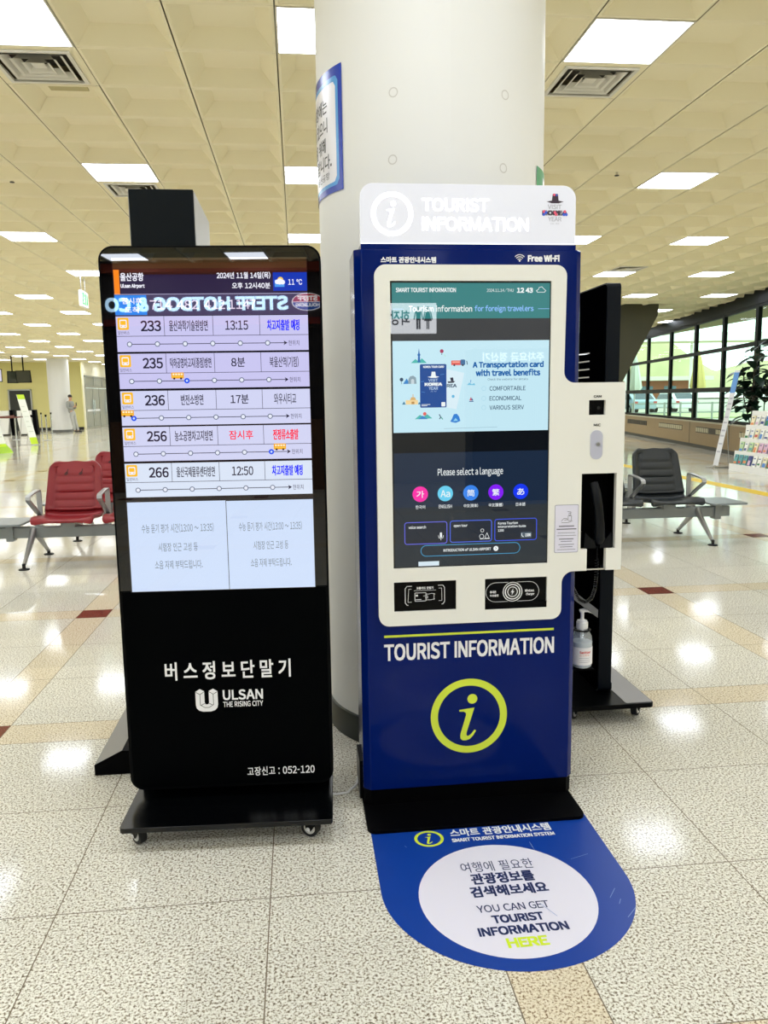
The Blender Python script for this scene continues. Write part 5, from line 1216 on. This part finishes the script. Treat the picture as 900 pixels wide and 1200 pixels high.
for u, dress in ((-0.13, False), (-0.25, True)):
    c.disc(u, 0.305, 0.022, SD, 1, 20)
    if dress: c.poly([(u-0.02, 0.275), (u+0.02, 0.275), (u+0.05, 0.15), (u-0.05, 0.15)], SD, 1); c.rect(u-0.018, 0.05, u-0.003, 0.15, SD, 1); c.rect(u+0.003, 0.05, u+0.018, 0.15, SD, 1)
    else: c.rect(u-0.03, 0.16, u+0.03, 0.275, SD, 1); c.rect(u-0.027, 0.05, u-0.003, 0.16, SD, 1); c.rect(u+0.003, 0.05, u+0.027, 0.16, SD, 1)
    c.line([(u-0.035, 0.27), (u-0.055, 0.17)], 0.014, SD, 1); c.line([(u+0.035, 0.27), (u+0.055, 0.17)], 0.014, SD, 1)
c.build('face_print', t)
for s in (-0.3, 0.3): MB().cyl((s, 0, 0.37), (s, 0, ZC-2.22+0.06), 0.008, STEEL).build('hanger', t)
t = thing('payment_machine', 'parking fee machine behind the photographer with lit name, mirrored in blue kiosk screen', 'machine', (2.95, -5.4, 0), PI)
MB().box(-0.55, 0.55, 0.0, 0.5, 0.0, 2.05, mat('machine_dark', '#33363a', 0.4)).build('cabinet', t, bevel=0.01)
MB().box(-0.3, 0.3, -0.01, 0.0, 1.0, 1.5, BLACKG).build('screen_glass', t)
c = Canvas(lambda u, v, w: (u, -0.002-w, v), 0.002); c.text('주차요금 정산기', -0.42, 2.0, 0.42, 1.88, SWT2, 1, 0.003); c.build('lit_lettering', t)
# ================================================================== OUTDOORS THROUGH THE WINDOWS
GRD = mat('forecourt_paving', '#b8b6a8', 0.9, noise=0.08, nscale=2)
mb = MB(); mb.add([(14.0, -20, -0.02), (140, -20, -0.02), (140, 260, -0.02), (14.0, 260, -0.02)], [(0, 1, 2, 3)], GRD); tag(mb.build('ground_outdoors'), kind='structure')
GRS = mat('lawn_green', '#b2b98c', 0.95, noise=0.2, nscale=3)
tag(MB().box(14.5, 40, 44, 54, -0.02, 0.06, GRS).build('lawn'), 'strip of lawn outside the windows before the parked cars', 'lawn', kind='stuff')
# wooded hill on the skyline
mb = MB(); vs = []; fs = []; n = 48
for i in range(n+1):
    for j in range(7):
        x = 30+i*5.5; y = 190+j*10; hh = (16+9*math.sin(i*0.23)+4*math.sin(i*0.71))*math.sin(PI*(j+0.3)/7.6); vs.append((x, y, max(-0.1, hh)))
for i in range(n):
    for j in range(6): fs.append((i*7+j, (i+1)*7+j, (i+1)*7+j+1, i*7+j+1))
tag(mb.add(vs, fs, mat('hill_ochre_green', '#b9b488', 0.95, noise=0.3, nscale=0.12)).build('hill', smooth=80), kind='structure')
# low terminal annexe with red-brown wall and a flat canopy
b = thing('annexe_building', 'low red-brown building with flat canopy roof seen through the windows', 'building', (44, 118, 0))
MB().box(-12, 16, 0, 12, 0, 3.4, mat('brick_redbrown', '#a0674c', 0.85, noise=0.1, nscale=1.2)).build('wall', b)
MB().box(-14, 18, -3, 13, 3.4, 4.0, mat('canopy_pale', '#d8d6c6', 0.7)).build('roof', b)
for k in range(7): MB().box(-10.5+k*3.7, -8.6+k*3.7, -0.05, 0.0, 0.9, 2.6, mat('annexe_window', '#5f7f8f', 0.2)).build('window', b)
for k in range(4): MB().cyl((-13+k*9.5, -2.6, 0), (-13+k*9.5, -2.6, 3.4), 0.15, WHITE).build('canopy_post', b)
CANM = mat('walkway_canopy_cream', '#d9d2a4', 0.7)
t = thing('walkway_canopy', 'pale flat walkway canopy crossing the upper window panes outside', 'canopy', (24, 62, 0), -0.10)
MB().box(-9, 14, 0, 4, 5.6, 6.0, CANM).box(-9, 14, -0.2, 0, 5.5, 6.15, WHITE).build('roof', t)
for k in range(5): MB().cyl((-8+k*5.3, 2, 0), (-8+k*5.3, 2, 5.6), 0.12, WHITE, n=12).build('post', t)
# closed parasols
def parasol(x, y, col, label):
    t = thing('closed_parasol', label, 'parasol', (x, y, 0), 0, 'closed parasols outside')
    MB().cyl((0, 0, 0.05), (0, 0, 3.1), 0.03, STEEL, n=10).build('pole', t)
    cn = MB(); vs = []; fs = []
    for i, (r, z) in enumerate(((0.02, 3.15), (0.10, 2.8), (0.20, 2.2), (0.26, 1.7), (0.18, 1.55))):
        vs += [(r*(1+0.22*(j % 2))*math.cos(2*PI*j/16), r*(1+0.22*(j % 2))*math.sin(2*PI*j/16), z) for j in range(16)]
    for i in range(4):
        for j in range(16): fs.append((i*16+j, i*16+(j+1) % 16, (i+1)*16+(j+1) % 16, (i+1)*16+j))
    cn.add(vs, fs, col).build('folded_canopy', t, smooth=40)
    MB().lathe([(0.30, 0), (0.30, 0.05), (0.04, 0.09)], mat('parasol_base', '#8a8a86', 0.7), n=16).build('base', t)
parasol(14.7, 34.0, mat('parasol_white', '#dfe4da', 0.8), 'closed pale parasol outside, left of two, through the middle panes')
parasol(16.3, 31.5, mat('parasol_yellow', '#d9c77a', 0.8), 'closed yellowish parasol outside, right of two, through the middle panes')
# parked cars, end on
def car(x, y, col, label):
    t = thing('parked_car', label, 'car', (x, y, 0), 0, 'parked cars outside the windows')
    pr = [(-2.1, 0.35), (2.15, 0.35), (2.2, 0.75), (2.0, 0.95), (1.1, 1.0), (0.5, 1.48), (-1.3, 1.5), (-2.0, 1.05), (-2.2, 0.95)]
    MB().prism(pr, -0.88, 0.88, col, 'x').build('body', t, bevel=0.08, seg=3, smooth=50)
    gl = MB(); W_ = mat('car_glass', '#3a4a58', 0.1)
    gl.add([(-0.72, -2.02, 1.06), (0.72, -2.02, 1.06), (0.62, -1.38, 1.46), (-0.62, -1.38, 1.46)], [(0, 1, 2, 3)], W_)
    gl.add([(-0.72, 1.10, 1.03), (0.72, 1.10, 1.03), (0.62, 0.56, 1.46), (-0.62, 0.56, 1.46)], [(0, 1, 2, 3)], W_)
    for s in (-1, 1): gl.add([(s*0.885, -1.8, 1.05), (s*0.885, 0.95, 1.02), (s*0.885, 0.5, 1.42), (s*0.885, -1.3, 1.42)], [(0, 1, 2, 3)], W_)
    gl.build('windows', t)
    for sx in (-1, 1):
        for yy in (-1.35, 1.35): MB().cyl((sx*0.70, yy, 0.32), (sx*0.90, yy, 0.32), 0.32, RUBBER, n=20).cyl((sx*0.89, yy, 0.32), (sx*0.905, yy, 0.32), 0.19, STEEL, n=16).build('wheel', t, smooth=40)
    lt = MB()
    for s in (-1, 1): lt.box(s*0.72-0.12, s*0.72+0.12, -2.23, -2.18, 0.75, 0.9, mat('car_lamp', '#b04040', 0.3))
    lt.build('lamps', t)
    return t
CWH = mat('car_white', '#e8ecee', 0.25, coat=0.4); CBL = mat('car_silver_blue', '#9fb4c4', 0.25, coat=0.4)
for rx, cl, lb in ((0.347, CWH, 'white parked car outside, leftmost of four'), (0.389, CBL, 'silver blue parked car outside, second from left of four'), (0.431, CBL, 'silver blue parked car outside, second from right of four'), (0.485, CWH, 'white parked car outside, rightmost of four')): car(rx*58, 58, cl, lb)
# railing in front of the cars
t = thing('outdoor_railing', 'low post and rail fence outside between windows and parked cars', 'railing', (13.0, 43.0, 0), -0.05)
RM = mat('railing_grey', '#8f948c', 0.6)
for k in range(14): MB().box(k*0.9-0.04, k*0.9+0.04, -0.04, 0.04, 0, 0.95, RM).build('post', t)
for z in (0.35, 0.85): MB().box(-0.04, 11.74, -0.02, 0.02, z, z+0.07, RM).build('rail', t)
# trees
def tree(x, y, h, col, label, seed):
    t = thing('tree', label, 'tree', (x, y, 0), 0, 'trees outside'); r = random.Random(seed)
    MB().tube([(0, 0, 0), (0.1, 0, h*0.3), (0.0, 0.1, h*0.6)], [0.18, 0.13, 0.07], BARK, 8).build('trunk', t, smooth=60)
    lf = MB(); vs = []; fs = []
    for k in range(900):
        a = r.uniform(0, 2*PI); u = r.uniform(-1, 1); rad = h*0.32*r.uniform(0.5, 1)**0.5; s = math.sqrt(1-u*u)
        p_ = Vector((rad*s*math.cos(a), rad*s*math.sin(a), h*0.66+rad*u*1.1)); d = Vector((r.gauss(0, 1), r.gauss(0, 1), r.gauss(0, 1))).normalized(); e = d.orthogonal().normalized(); g = d.cross(e); z = h*0.035
        b0 = len(vs); vs += [p_+e*z, p_+g*z, p_-e*z, p_-g*z]; fs.append((b0, b0+1, b0+2, b0+3))
    lf.add(vs, fs, col).build('foliage', t)
TG = mat('foliage_olive', '#8c9650', 0.8); TO = mat('foliage_ochre', '#b89a58', 0.8)
tree(33, 88, 8.5, TO, 'ochre autumn tree seen through the upper window panes, right', 3); tree(27.5, 84, 7.0, TG, 'olive green tree seen through the window panes, middle', 4); tree(29, 76, 7.6, TO, 'ochre autumn tree nearest the windows, left of the plant', 8); tree(24, 92, 6.5, TG, 'olive green tree seen through the leftmost window panes', 6)
